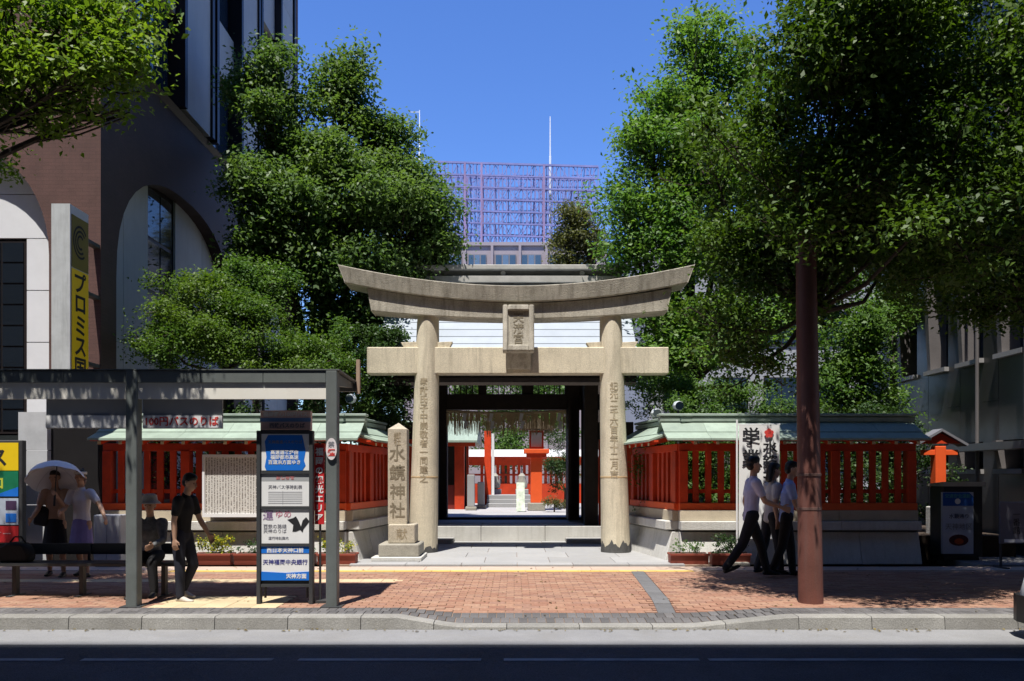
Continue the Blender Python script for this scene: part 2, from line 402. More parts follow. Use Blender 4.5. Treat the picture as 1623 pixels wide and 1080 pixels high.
# bricks in running bond
bricks = []; cut_bricks = []
row = 0; y = 9.14
while y < 12.52:
    x = -11.0+(.1 if row % 2 else 0)
    while x < 11:
        dx_ = x-drain_x(y)
        if not in_tan(x, y):
            if abs(dx_) > .205: bricks.append((x, y, (x*x+y*y)))
            else: cut_bricks.append((x-.097, drain_x(y)-.106, y) if dx_ < 0 else (drain_x(y)+.106, x+.097, y))
        x += .2
    y += .1; row += 1
bricks.sort(key=lambda b: b[1]*1.0+.12*abs(b[0]))
bmesh_ = piece_mesh('brick', .194, .094, .03, brickmat)
for x, y, _ in bricks[:295]:
    put(bmesh_, 'brick', side, x, y, zs(x, y)+random.uniform(-.0015, .0015), slope(x, y))
mb = MB(); tint = []
a, b = .097, .047
for x, y, _ in bricks[295:]:
    z = zs(x, y)+random.uniform(-.0015, .0015); t_ = random.random()
    mb.add([(x-a,y-b,z-.02),(x+a,y-b,z-.02),(x+a,y+b,z-.02),(x-a,y+b,z-.02),(x-a,y-b,z-.003),(x+a,y-b,z-.003),(x+a,y+b,z-.003),(x-a,y+b,z-.003),(x-a+.004,y-b+.004,z),(x+a-.004,y-b+.004,z),(x+a-.004,y+b-.004,z),(x-a+.004,y+b-.004,z)],
           [(4,5,9,8),(5,6,10,9),(6,7,11,10),(7,4,8,11),(8,9,10,11)]); tint += [t_]*12
for x0, x1, y in cut_bricks:
    if x1-x0 > .015:
        z = zs(x0, y)+random.uniform(-.0015, .0015)
        mb.add([(x0, y-b, z-.02), (x1, y-b, z-.02), (x1, y+b, z-.02), (x0, y+b, z-.02), (x0, y-b, z), (x1, y-b, z), (x1, y+b, z), (x0, y+b, z)], [(0, 1, 5, 4), (1, 2, 6, 5), (2, 3, 7, 6), (3, 0, 4, 7), (4, 5, 6, 7)]); tint += [random.random()]*8
o = mb.build('brick_field', brickmat, side, kind='stuff')
at_ = o.data.attributes.new('tint', 'FLOAT', 'POINT'); at_.data.foreach_set('value', tint)

# granite approach and courtyard
app = thing('stone_approach', 'pale granite paving and steps leading up to the shrine gate', 'paving', (0, 15, 0), kind='structure')
MB().box(-3.2, 3.3, 13.28, 18.2, -.1, .018).build('bed', mortar, app)
for j, (y0, y1, n) in enumerate(((13.26, 13.55, 6), (13.56, 14.45, 5), (14.46, 15.35, 6), (15.36, 16.3, 5), (16.31, 17.2, 6), (17.21, 18.0, 5))):
    e = [-2.75+5.6*k/n for k in range(n+1)]
    for k in range(n): MB().box(e[k]+.004, e[k+1]-.004, y0, y1-.004, -.05, .032+random.uniform(-.002, .002)).build('paving_slab', granite, app, bevel=.004)
MB().box(-1.95, -1.35, 17.35, 17.99, .03, .12).build('step_slab', granite, app, bevel=.008)
MB().box(1.15, 2.0, 17.35, 17.99, .03, .12).build('step_slab', granite, app, bevel=.008)
for k in range(3): MB().box(-2.2+1.45*k+.003, -2.2+1.45*(k+1)-.003, 18.0, 19.0, -.02, .37).build('threshold_stone', plinthstone, app, bevel=.01)
struct('planting_bed', MB().box(-7.2, -2.75, 14.6, 26, -.2, .40).box(2.85, 9.2, 14.6, 24, -.2, .40), soil)
struct('courtyard', MB().box(-30, 9.2, 18.99, 60, -.2, .38), mat('courtyard_paving', (.38, .37, .37), .85, .1, .8, .1, .15, 30, dirt=.25, dirtcol=(.33, .31, .29)))

# ================================================================ TORII
TX = .1
to = thing('torii_gate', 'tan granite torii with carved pillars and upswept top lintel', 'torii', (TX, 15.45, .03))
for sgn in (-1, 1):
    xb, xt, yb = TX+sgn*1.87, TX+sgn*1.77, 15.45
    prof = [(0, .285), (.25, .281), (1.2, .268), (2.6, .248), (3.9, .226), (4.45, .214), (4.56, .2)]
    n = 28; vs = []; fs = []
    for z, r in prof:
        cx = xb+(xt-xb)*z/4.5
        for i in range(n): t = 2*math.pi*i/n; vs.append((cx+r*math.cos(t), yb+r*math.sin(t), z+.03))
    for k in range(len(prof)-1):
        for i in range(n): fs.append((k*n+i, k*n+(i+1) % n, (k+1)*n+(i+1) % n, (k+1)*n+i))
    fs.append(tuple(range((len(prof)-1)*n, len(prof)*n)))
    p = MB().add(vs, fs).build('pillar', toriistone, to, smooth=True)
    def wrap(c, xb=xb, xt=xt, yb=yb, ex=0):
        z = c.z-.03; cx = xb+(xt-xb)*z/4.5; r = np.interp(z, [q[0] for q in prof], [q[1] for q in prof])
        dx = c.x-cx; dx = max(-r*.98, min(r*.98, dx))
        return Vector((c.x, yb-math.sqrt(r*r-dx*dx)-.0035, c.z))
    body = '奉献氏子中崇敬者一同建之' if sgn < 0 else '紀元二千六百年十二月吉日'
    zc = 2.38; text(body if sgn < 0 else body[:11], .165, (xb+(xt-xb)*zc/4.5-.01, 15, zc+.0), '-y', engrave_light, p, ext=0, vertical=True, line=1.02, wrap=wrap, bold=.003)
    # weather-dark foot and the faint ring stain
    m_ = MB(); vs = []; fs = []; n2 = 48
    for i in range(n2+1):
        t = math.pi+math.pi*2*i/n2; zt = (.07 if sgn < 0 else .15)+.05*math.sin(i*.9)+.09*random.random()*random.random()+.02*math.sin(i*2.3)
        for z in (.0, zt):
            r = np.interp(z, [q[0] for q in prof], [q[1] for q in prof])+.0035
            vs.append((xb+r*math.cos(t), yb+r*math.sin(t), z+.034))
    fs = [(2*i, 2*i+2, 2*i+3, 2*i+1) for i in range(n2)]
    m_.add(vs, fs).build('foot_stain', mat('damp_stone', (.09, .088, .085), .9, .3, 9), p, smooth=True)
    m_ = MB()
    r = float(np.interp(1.49, [q[0] for q in prof], [q[1] for q in prof]))
    cx = xb+(xt-xb)*1.49/4.5
    m_.lathe([(r+.001, 1.46), (r+.004, 1.47), (r+.004, 1.49), (r+.001, 1.50)], (cx, yb), 28).build('joint_ring', mat('rust_stain', (.52, .38, .22), .9, .3, 5), p, smooth=True)
def lintel(name, x0, x1, zlo, zhi, y0, y1, lift, cut, m, topover=0, lift2=None, ex=1.9):
    n = 32; vs = []; fs = []
    for k in range(n+1):
        u = -1+2*k/n; zl_ = lift*abs(u)**ex; zh_ = (lift if lift2 is None else lift2)*abs(u)**ex
        for (yy, zz, s_) in ((y0, zlo, 0), (y1, zlo, 0), (y1+topover, zhi, 1), (y0-topover, zhi, 1)):
            xx = (x0+x1)/2+u*((x1-x0)/2+(cut if s_ else 0))
            vs.append((xx, yy, zz+(zh_ if s_ else zl_)))
    for k in range(n):
        for j in range(4): fs.append((k*4+j, k*4+(j+1) % 4, (k+1)*4+(j+1) % 4, (k+1)*4+j))
    fs += [(0, 1, 2, 3), tuple(n*4+j for j in (3, 2, 1, 0))]
    fs = [tuple(reversed(f)) for f in fs]
    return MB().add(vs, fs).build(name, m, to, bevel=.012)
MB().box(TX-2.93, TX+2.87, 15.29, 15.61, 3.47, 3.98).build('tie_beam', toriistone, to, bevel=.015)
lintel('lower_lintel', TX-2.83, TX+2.83, 4.51, 4.812, 15.2, 15.7, .15, .08, toriidark, lift2=.285)
lintel('top_lintel', TX-3.32, TX+3.2, 4.82, 5.11, 15.12, 15.78, .36, .12, toriidark, .05, lift2=.40)
MB().box(TX-.0, TX+.004, 15.06, 15.1, 4.84, 5.1) 
for sgn in (-1, 1):
    for s2 in (-1, 1):
        cx = TX+sgn*1.79+s2*.24
        MB().prism_y([(cx-.17 if s2 > 0 else cx-.2, 3.982), (cx+.2 if s2 > 0 else cx+.17, 3.982), (cx+(.26 if s2 > 0 else .17), 4.10), (cx-(.17 if s2 > 0 else .26), 4.08)][::1], 15.36, 15.54).build('wedge', toriistone, to, bevel=.006)
# plaque, leaning forward, held by a bracket
pq = MB(); PM = Matrix.Translation((TX-.02, 15.02, 4.275)) @ Matrix.Rotation(R(-8), 4, 'X')
q = MB(PM).box(-.295, .295, -.03, .08, -.45, .45).build('plaque', toriidark, to, bevel=.01)
for bx in ((-.295, -.2, -.45, .45), (.2, .295, -.45, .45), (-.2, .2, .34, .45), (-.2, .2, -.45, -.33)):
    MB(PM).box(bx[0], bx[1], -.10, -.031, bx[2], bx[3]).build('frame', toriidark, q, bevel=.02)
text('天満宮', .205, (0, -.034, 0), '-y', engrave, q, ext=.002, vertical=True, line=.98, wrap=lambda c: PM @ c, bold=.004)
MB().prism_x([(15.2, 3.55), (15.29, 3.55), (15.29, 3.85), (15.02, 3.85)][::1], TX-.26, TX+.22).build('bracket', toriidark, to, bevel=.01)

# ---------------------------------------------------------------- stone name post
MX = -2.02
mo = thing('stone_name_post', 'square stone name post with pointed top and carved shrine name on stepped base', 'monument', (MX, 14.2, .03))
MB().box(-2.47, -1.6, 13.72, 14.65, .03, .10).build('base_slab', plinthstone, mo, bevel=.01)
MB().box(-2.36, -1.65, 13.82, 14.58, .10, .32).build('base_block', basestone, mo, bevel=.02)
b2 = MB().box(-2.21, -1.74, 13.95, 14.43, .32, .655).build('upper_block', monument_stone, mo, bevel=.015)
text('献', .2, (-1.97, 13.946, .49), '-y', engrave_light, b2, ext=.001)
m_ = MB().box(-2.225, -1.895, 14.03, 14.35, .655, 2.33)
m_.add([(-2.225, 14.03, 2.33), (-1.895, 14.03, 2.33), (-1.895, 14.35, 2.33), (-2.225, 14.35, 2.33), (-2.06, 14.19, 2.45)], [(0, 1, 4), (1, 2, 4), (2, 3, 4), (3, 0, 4)])
pst = m_.build('post', monument_stone, mo)
text('郷社', .13, (-2.06, 14.026, 2.16), '-y', engrave_light, pst, ext=.001, vertical=True, line=.85)
text('水鏡神社', .285, (-2.06, 14.026, 1.40), '-y', engrave, pst, ext=.001, vertical=True, line=1.17, bold=.004)

# ================================================================ SHRINE WALLS
rafter_cap = mat('rafter_cap', (.62, .52, .33), .6)
def wall_run(parent, org, ang, length, dw=0.0, ends=(True, True), pitch=.235, back=True):
    M = Matrix.Translation((org[0], org[1], dw)) @ Matrix.Rotation(ang, 4, 'Z')
    def B(): return MB(M)
    L_ = length
    # plinth stones
    n = max(2, round(L_/.95)); e = [L_*k/n for k in range(n+1)]
    for a, b in zip(e[:-1], e[1:]):
        B().prism_x([(-.25, -.02), (.55, -.02), (.55, .53), (-.11, .53)], a+.002, b-.002).build('plinth_stone', plinthstone, parent, bevel=.01)
    B().box(.001, L_-.001, -.05, .5, .53, .565).build('shadow_gap', mat('dark_joint', (.06, .055, .05), .9), parent)
    n = max(1, round(L_/1.6)); e = [L_*k/n for k in range(n+1)]
    for a, b in zip(e[:-1], e[1:]):
        B().box(a+.002, b-.002, -.23, .5, .565, .72).build('ledge_stone', plinthstone, parent, bevel=.01)
        B().box(a+.002, b-.002, -.11, .45, .72, .905).build('band_stone', sandstone, parent, bevel=.008)
    B().box(0, L_, -.075, .26, .905, 1.03).build('sill_beam', redlit, parent, bevel=.006)
    B().box(0, L_, -.02, .16, 1.94, 2.075).build('top_rail', red, parent, bevel=.006)
    B().box(.05, L_-.05, .045, .095, 1.2, 1.27).build('middle_rail', red, parent)
    np_ = max(2, round(L_/1.42)+1); px = [.08+(L_-.16)*k/(np_-1) for k in range(np_)]
    for u in px: B().box(u-.075, u+.075, -.05, .14, 1.03, 1.94).build('post', red, parent, bevel=.006)
    for a, b in zip(px[:-1], px[1:]):
        n = max(1, round((b-a)/pitch)-1); 
        for k in range(n):
            u = a+(b-a)*(k+1)/(n+1); B().box(u-.052, u+.052, .0, .05, 1.03, 1.94).build('picket', red, parent)
    n = round(L_/.37)
    for k in range(n):
        u = (k+.5)*L_/n
        r_ = B().prism_x([(-.47, 2.035), (.12, 2.18), (.12, 2.25), (-.47, 2.095)], u-.03, u+.03).build('rafter', red, parent)
        B().box(u-.026, u+.026, -.485, -.471, 2.04, 2.09).build('rafter_cap', rafter_cap, r_)
    B().box(0, L_, -.44, -.36, 2.10, 2.135).build('eave_board', red, parent)
    # roof sheets, slightly concave
    e0, e1 = (-.3 if ends[0] else 0), (L_+.3 if ends[1] else L_)
    n = max(1, round((e1-e0)/.72)); e = [e0+(e1-e0)*k/n for k in range(n+1)]
    lo, mid, hi = (-.54, 2.14), (-.2, 2.265), (.14, 2.475)
    for k, (a, b) in enumerate(zip(e[:-1], e[1:])):
        B().prism_x([lo, (lo[0], lo[1]-.035), (mid[0], mid[1]-.035), mid], a+.002, b-.002).build('roof_sheet', copper, parent)
        B().prism_x([(mid[0]-.03, mid[1]+.004), (mid[0]-.03, mid[1]-.01), (hi[0], hi[1]-.03), (hi[0], hi[1]+.01)], a+.002, b-.002).build('roof_sheet', copper, parent)
        if back:
            f = lambda p: (.3-p[0], p[1])
            B().prism_x([f((mid[0], mid[1]-.035)), f(lo), f(mid), f((hi[0], hi[1]+.005)), f((hi[0], hi[1]-.03))], a+.002, b-.002).build('roof_sheet', copper, parent)
    B().box(e0-.02, e1+.02, .05, .25, 2.46, 2.54).build('ridge', copperdark, parent, bevel=.01)
    B().box(e0-.04, e1+.04, .03, .27, 2.555, 2.60).build('ridge_cap', copperdark, parent, bevel=.01)
WLb = 'red picket shrine wall with green copper roof '
lw = thing('shrine_wall', WLb+'behind the bus stop sign', 'wall', (-5, 13.95, 0), 'red shrine walls beside the approach')
wall_run(lw, (-7.2, 13.95), 0, 4.26, ends=(False, True))
wall_run(lw, (-2.94, 13.97), math.atan2(2.45, .36), 2.42, -.004, ends=(False, False), back=False)
rw = thing('shrine_wall', WLb+'behind the brown pole', 'wall', (5, 13.95, 0), 'red shrine walls beside the approach')
wall_run(rw, (2.88, 13.95), 0, 4.15, ends=(True, False))
wall_run(rw, (2.45, 16.4), math.atan2(-2.45, .43), 2.46, -.004, ends=(False, False), back=False)

# ================================================================ GATEHOUSE
GX = -.15
gh = thing('shrine_gatehouse', 'dark timber gatehouse with pale sheet roof behind the torii', 'gatehouse', (GX, 19.4, .38))
for x0, y0 in ((-2.1, 18.35), (1.62, 18.35), (-2.05, 20.5), (1.36, 20.5)):
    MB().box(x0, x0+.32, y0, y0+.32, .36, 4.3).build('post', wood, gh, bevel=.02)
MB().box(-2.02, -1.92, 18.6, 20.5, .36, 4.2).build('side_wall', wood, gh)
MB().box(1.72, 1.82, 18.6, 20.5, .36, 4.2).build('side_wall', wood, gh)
MB().box(-2.6, 2.3, 18.38, 18.64, 3.95, 4.25).build('front_beam', wood, gh, bevel=.01)
MB().box(-2.6, 2.3, 20.55, 20.8, 3.22, 3.62).build('rear_beam', wood, gh, bevel=.01)
tr_ = MB().box(-2.02, 1.8, 20.6, 20.72, 3.87, 4.5).build('transom', wood, gh)
for a, b in ((-2.02, -1.84), (-.93, -.72), (.2, .5), (1.31, 1.8)): MB().box(a, b, 20.6, 20.72, 3.62, 3.87).build('transom_post', wood, tr_)
for a, b in ((-1.84, -.93), (-.72, .2), (.5, 1.31)):
    for k in range(1, 6):
        u = a+(b-a)*k/6; MB().box(u-.012, u+.012, 20.64, 20.68, 3.62, 3.87).build('transom_bar', wood, tr_)
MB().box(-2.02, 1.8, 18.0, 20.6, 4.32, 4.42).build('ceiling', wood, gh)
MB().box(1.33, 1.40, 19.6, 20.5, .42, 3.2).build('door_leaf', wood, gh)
MB().box(-2.25, 1.95, 20.45, 20.8, .38, .44).build('threshold', wood, gh, bevel=.01)
# roof courses: each overlaps the one below
RG, EV = (19.5, 6.28), (16.85, 3.75)
x0r, x1r = -3.0, 2.7
nc = 13
def rp(t):
    y = EV[0]+(RG[0]-EV[0])*t; z = EV[1]+(RG[1]-EV[1])*(t**1.12*.93+t*.07); return y, z
rf = MB().prism_x([(EV[0]+.08, EV[1]-.32), (RG[0], RG[1]-.55), (21.3, 4.22), (21.3, 4.34), (RG[0], RG[1]-.36), (EV[0]+.08, EV[1]-.16)], x0r+.1, x1r-.1).build('roof', wood, gh)
for k in range(nc):
    (ya, za), (yb, zb) = rp(k/nc), rp((k+1.12)/nc if k < nc-1 else 1)
    MB().prism_x([(ya, za-.03), (yb, zb-.05), (yb, zb-.006), (ya, za+.018)], x0r, x1r).build('roof_course', slate, rf)
    if 39-ya < 21.6: MB().prism_x([(39-ya, za-.03), (39-ya, za+.022), (39-yb, zb-.02), (39-yb, zb-.05)], x0r, x1r).build('roof_course', slate, rf)
for x in (x0r+.15, x1r-.25):
    MB().prism_x([(17.2, 3.7), (RG[0], 5.95), (21.2, 4.4), (21.2, 3.7)], x, x+.1).build('gable', wood, rf)
    MB().box(x-.05, x+.15, 19.3, 19.7, 4.3, 6.0).build('gable_post', wood, rf)
MB().box(-3.02, 2.72, 19.3, 19.7, 6.2, 6.36).build('ridge_base', ridgecap, rf, bevel=.01)
MB().box(-2.95, 2.62, 19.38, 19.62, 6.36, 6.5).build('ridge_course', slatedark, rf)
MB().box(-3.04, 2.74, 19.25, 19.75, 6.5, 6.62).build('ridge_cap', ridgecap, rf, bevel=.015)
for x in (-2.2, -.27, 1.65): 
    MB().tube((x, 19.37, 6.43), (x, 19.33, 6.43), .06, n=12).build('ridge_crest', ridgecap, rf)
# red wing walls beside the gate
for a, b in ((-2.75, -2.12), (1.96, 2.75)):
    MB().box(a, b, 18.45, 18.53, .05, 2.35).build('wing_wall', red, gh)
    MB().box(a, b, 18.35, 18.65, 2.35, 2.75).build('wing_beam', wood, gh)
bd = MB().box(1.99, 2.2, 18.4, 18.445, .9, 1.9).build('name_board', mat('dark_red_board', (.16, .015, .01), .6), gh)
text('天満宮', .12, (2.09, 18.396, 1.62), '-y', white, bd, ext=.001, vertical=True)
# straw rope with fringe and paper streamers
rp_ = thing('sacred_straw_rope', 'fringed straw rope with white paper streamers hung under the gate beam', 'rope', (GX, 20.46, 3.2))
mb = MB(); pts = []
for k in range(25):
    u = k/24; pts.append((-1.74+3.08*u, 20.44, 3.17-.05*math.sin(math.pi*u)))
mb.path(pts, [.035]*25, 8).build('rope', straw, rp_, smooth=True)
mb = MB()
for k in range(520):
    u = random.random(); x = -1.74+3.08*u; l = random.uniform(.28, .62)*(1 if x < .6 else 1.05); y = 20.44+random.uniform(-.03, .03); z = 3.16-.05*math.sin(math.pi*u)
    dx = random.uniform(-.03, .03); wd = random.uniform(.004, .010)
    mb.add([(x-wd, y, z), (x+wd, y+.005, z), (x+wd*.5+dx, y+.005, z-l), (x-wd*.5+dx, y, z-l)], [(0, 1, 2, 3)])
mb.build('straw_fringe', straw, rp_, kind='stuff')
for x in (-1.3, -.62, .15, 1.12):
    zz = 3.12; pts = [(0, 0), (.09, -.02), (.05, -.2), (.12, -.22), (.07, -.42), (0.0, -.40), (.035, -.22), (-.03, -.2)]
    MB().prism_y([(x+p[0], zz+p[1]) for p in pts][::-1], 20.395, 20.40).build('paper_streamer', paper, rp_)

# ---------------------------------------------------------------- courtyard furniture
la = thing('red_lantern', 'tall vermilion wooden lantern standing in the courtyard', 'lantern', (.62, 22.6, .38))
MB().box(.38, .86, 22.36, 22.84, .38, .6).build('base', basestone, la, bevel=.02)
MB().box(.46, .78, 22.44, 22.76, .6, 1.98).build('post', redlit, la, bevel=.01)
MB().box(.27, .97, 22.25, 22.95, 1.98, 2.1).build('shelf', redlit, la, bevel=.01)
MB().box(.34, .90, 22.32, 22.88, 1.86, 1.98).build('shelf_bracket', red, la)
lb = MB().box(.42, .82, 22.4, 22.8, 2.1, 2.62).build('light_box', red, la)
MB().box(.47, .77, 22.385, 22.398, 2.16, 2.56).build('paper_pane', mat('lantern_paper', (.45, .47, .46), .6), lb)
MB().prism_y([(.12, 2.66), (1.12, 2.66), (.62, 2.98)], 22.15, 23.05).build('roof', mat('bark_roof', (.14, .11, .07), .9, .2, 6), la)
la.location = (PX(850, 26), 26, .38); la.scale = (1.16, 1.16, 1.16)
pv = thing('shrine_pavilion', 'small red post pavilion with green copper roof inside the courtyard', 'pavilion', (-3.2, 28, .38))
for x, y in ((-1.85, 27), (-1.85, 29.5), (-4.6, 27), (-4.6, 29.5), (-3.2, 27)): MB().box(x-.16, x+.16, y-.16, y+.16, .38, 2.75).build('post', red, pv)
MB().box(-4.7, -1.7, 26.95, 27.1, .38, 1.2).build('panel', mat('dark_red_board', (.16, .015, .01)), pv)
MB().box(-4.7, -1.7, 28.2, 28.3, .38, 2.7).build('back_panel', wood, pv)
MB().prism_x([(26.2, 2.62), (30.3, 2.62), (30.3, 2.68), (28.4, 3.45), (28.1, 3.45), (26.2, 2.68)], -5.3, -1.22).build('roof', copper, pv)
MB().box(-5.2, -1.3, 26.5, 26.6, 2.5, 2.62).build('eave_beam', red, pv)
p2 = thing('red_gate_post', 'red timber post with pale cap beside the courtyard pavilion', 'post', (-1.0, 30, .38))
MB().box(-1.12, -.87, 29.85, 30.15, .38, 3.2).build('shaft', red, p2)
MB().box(-.85, -.75, 29.85, 30.1, .5, 3.1).build('edge_board', white, p2)
fn = thing('inner_fence', 'low red lattice fence with pale roof at the back of the courtyard', 'fence', (0, 33, .38))
MB().box(-2.5, 4, 32.9, 33.1, .38, 1.2).build('base_panel', red, fn)
for k in range(24): MB().box(-1.4+k*.22, -1.28+k*.22, 32.95, 33.05, 1.2, 1.95).build('picket', red, fn)
MB().box(-2.5, 4, 32.9, 33.1, 1.52, 1.6).build('middle_rail', red, fn)
MB().box(-2.5, 4, 32.9, 33.1, 1.95, 2.3).build('top_rail', red, fn)
MB().prism_x([(32.5, 2.3), (33.5, 2.3), (33.0, 2.6)], -2.6, 4.1).build('roof', mat('pale_roof', (.6, .6, .6)), fn)
for i, (x, y, h) in enumerate(((-1.42, 26.2, 1.55), (-1.15, 27.6, 1.3))):
    s_ = thing('stone_bollard', ('taller' if i == 0 else 'shorter')+' pale stone post beside the courtyard path', 'bollard', (x, y, .38))
    MB().box(x-.12, x+.12, y-.12, y+.12, .5, h).build('shaft', granite, s_, bevel=.02)
    MB().box(x-.18, x+.18, y-.18, y+.18, .38, .5).build('base', basestone, s_, bevel=.02)
st = thing('stone_steps', 'low pale stone steps before the inner fence', 'steps', (-.1, 29.5, .38))
for k in range(3): MB().box(-1.0, .6, 28.6+k*.45, 30.6, .38+k*.14, .38+(k+1)*.14).build('step', granite, st, bevel=.01)
for x, q in ((-.75, 'red gate post'), (.3, 'red lantern')):
    g_ = thing('guardian_stone', 'rough grey stone on a block above the steps near the '+q, 'stone', (x, 30.9, .38), 'grey stones flanking the inner steps')
    MB().box(x-.25, x+.25, 30.7, 31.1, .8, 1.0).build('block', granite, g_, bevel=.02)
    MB().lathe([(.05, 1.0), (.2, 1.05), (.22, 1.2), (.14, 1.4), (.15, 1.5), (.05, 1.62)], (x, 30.9), 10).build('rock', basestone, g_, smooth=True)
sb = thing('leaning_notice', 'small pale notice board leaning against the courtyard lantern', 'notice', (.25, 22.3, .38))
MB().add([(.1, 22.0, .4), (.36, 22.0, .4), (.36, 22.3, 1.3), (.1, 22.3, 1.3), (.1, 22.03, .4), (.36, 22.03, .4), (.36, 22.33, 1.3), (.1, 22.33, 1.3)], [(0, 1, 2, 3), (7, 6, 5, 4), (0, 4, 5, 1), (1, 5, 6, 2), (2, 6, 7, 3), (3, 7, 4, 0)]).build('panel', mat('pale_print', (.55, .62, .5), .6, .4, 5), sb)
MB().tube((.23, 22.62, .38), (.23, 22.33, 1.25), .012).build('strut', steel_dark, sb)

sb.location = (PX(826, 25.2), 25.2, .38)
# ---------------------------------------------------------------- notice board on the wall
nb = thing('notice_board', 'pale board of vertical writing on the red shrine wall', 'notice board', (-4.85, 13.66, .85))
writing = bpy.data.materials.new('column_writing'); writing.use_nodes = True; t = writing.node_tree; L = t.links.new
tc = nd(t, 'ShaderNodeTexCoord'); mp = nd(t, 'ShaderNodeMapping'); mp.inputs['Scale'].default_value = (26, 1, 55); L(tc.outputs['Object'], mp.inputs[0])
n = nd(t, 'ShaderNodeTexNoise'); n.inputs['Scale'].default_value = 1.0; n.inputs['Detail'].default_value = 1; L(mp.outputs[0], n.inputs['Vector'])
sx = nd(t, 'ShaderNodeSeparateXYZ'); L(tc.outputs['Object'], sx.inputs[0])
m1 = nd(t, 'ShaderNodeMath', operation='MULTIPLY'); m1.inputs[1].default_value = 2*math.pi*21; L(sx.outputs['X'], m1.inputs[0])
m2 = nd(t, 'ShaderNodeMath', operation='SINE'); L(m1.outputs[0], m2.inputs[0])
m3 = nd(t, 'ShaderNodeMath', operation='GREATER_THAN'); m3.inputs[1].default_value = .1; L(m2.outputs[0], m3.inputs[0])
m4 = nd(t, 'ShaderNodeMath', operation='GREATER_THAN'); m4.inputs[1].default_value = .47; L(n.outputs[0], m4.inputs[0])
m5 = nd(t, 'ShaderNodeMath', operation='MULTIPLY'); L(m3.outputs[0], m5.inputs[0]); L(m4.outputs[0], m5.inputs[1])
mi = nd(t, 'ShaderNodeMix', data_type='RGBA'); mi.inputs['A'].default_value = (.62, .60, .56, 1); mi.inputs['B'].default_value = (.22, .20, .18, 1); L(m5.outputs[0], mi.inputs['Factor'])
L(mi.outputs['Result'], t.nodes['Principled BSDF'].inputs['Base Color'])
MB().box(-5.29, -4.39, 13.62, 13.66, .86, 1.82).build('panel', writing, nb)
for bx in ((-5.33, -5.29, .80, 1.87), (-4.39, -4.35, .80, 1.87), (-5.29, -4.39, 1.82, 1.87), (-5.29, -4.39, .80, .86)): MB().box(bx[0], bx[1], 13.6, 13.68, bx[2], bx[3]).build('frame', white, nb)
for x in (-5.2, -4.48): MB().box(x-.03, x+.03, 13.66, 13.84, .9, 1.0).build('bracket', steel_dark, nb)

# ================================================================ LEAVES
def leaves_mesh(name, pts, nrm, size, tint, m, parent, aspect=.55, kind='stuff'):
    n = len(pts); rng = np.random.default_rng(n)
    up = rng.normal(size=(n, 3)); 
    nrm = nrm/np.linalg.norm(nrm, axis=1, keepdims=True)
    a = np.cross(nrm, up); a /= np.linalg.norm(a, axis=1, keepdims=True)+1e-9; b = np.cross(nrm, a)
    s = size[:, None]
    c = .18*s*nrm
    V = np.stack([pts-a*s*.5, pts-b*s*aspect*.5+a*s*.05+c, pts+a*s*.55, pts+b*s*aspect*.5+a*s*.05+c], 1).reshape(-1, 3)
    off = parent_origin(parent)
    if off is not None: V = V-np.array(off)
    me = bpy.data.meshes.new(name); me.vertices.add(4*n); me.vertices.foreach_set('co', V.ravel().astype(np.float32))
    me.loops.add(4*n); me.loops.foreach_set('vertex_index', np.arange(4*n, dtype=np.int32))
    me.polygons.add(n); me.polygons.foreach_set('loop_start', np.arange(0, 4*n, 4, dtype=np.int32))
    me.update(calc_edges=True)
    at_ = me.attributes.new('tint', 'FLOAT', 'POINT'); at_.data.foreach_set('value', np.repeat(tint, 4).astype(np.float32))
    return link(name, me, m, parent, kind)
def crown_points(lobes, n_leaves, per, spread, seed, flat=.55, shell=.55, fill=0):
    """lobes: (centre, radii). clusters of leaves sit on twig ends, mostly toward each lobe's outside"""
    rng = np.random.default_rng(seed)
    C = np.array([l[0] for l in lobes]); Rr = np.array([l[1] for l in lobes])
    vol = (Rr[:, 0]*Rr[:, 1]*Rr[:, 2])**.75
    # every lobe breaks up into clumps that sit toward its outside and its top
    SC_, SR_, SW_ = [], [], []
    for c, r, v_ in zip(C, Rr, vol):
        ns = int(rng.integers(11, 16))+fill; dd = rng.normal(size=(ns, 3)); dd[:, 2] += .25; dd /= np.linalg.norm(dd, axis=1, keepdims=True)
        q = (.25 if fill else .45)+(.95 if fill else .6)*rng.random(ns)**.75; sr = (.24+.22*rng.random(ns))*(1.3-.5*q)
        SC_.append(c+dd*r*q[:, None]); SR_.append(r*sr[:, None]); SW_.append(v_*sr**2.2/ns)
    C2, R2, W2 = np.concatenate(SC_), np.concatenate(SR_), np.concatenate(SW_); prob = W2/W2.sum()
    nc_ = max(1, n_leaves//per); idx = rng.choice(len(C2), nc_, p=prob)
    d = rng.normal(size=(nc_, 3)); d[:, 2] += .2; d /= np.linalg.norm(d, axis=1, keepdims=True)
    rad = rng.random(nc_)**(1/3.)*(1-shell)+shell*rng.beta(5, 1.3, nc_)+.08*rng.normal(size=nc_)
    tips = C2[idx]+d*R2[idx]*rad[:, None]
    clump_tint = rng.random(len(C2))
    k = rng.poisson(per, nc_)+2; ti = np.repeat(np.arange(nc_), k)
    sp = spread*(.5+rng.random(nc_))
    g = np.clip(rng.normal(size=(len(ti), 3)), -1.7, 1.7)*sp[ti][:, None]*np.array([1, 1, flat]); g[:, 2] -= .35*np.abs(g[:, 0]*g[:, 1])**.5*.4
    pts = tips[ti]+g
    nrm = rng.normal(size=(len(ti), 3))*.55+np.array([0, -.18, .75])+d[ti]*.35
    ct = clump_tint[idx]*.5+rng.random(nc_)*.3; tint = np.clip(ct[ti]+rng.random(len(ti))*.4-.1, 0, 1)
    return pts, nrm, tint, tips, C2, idx
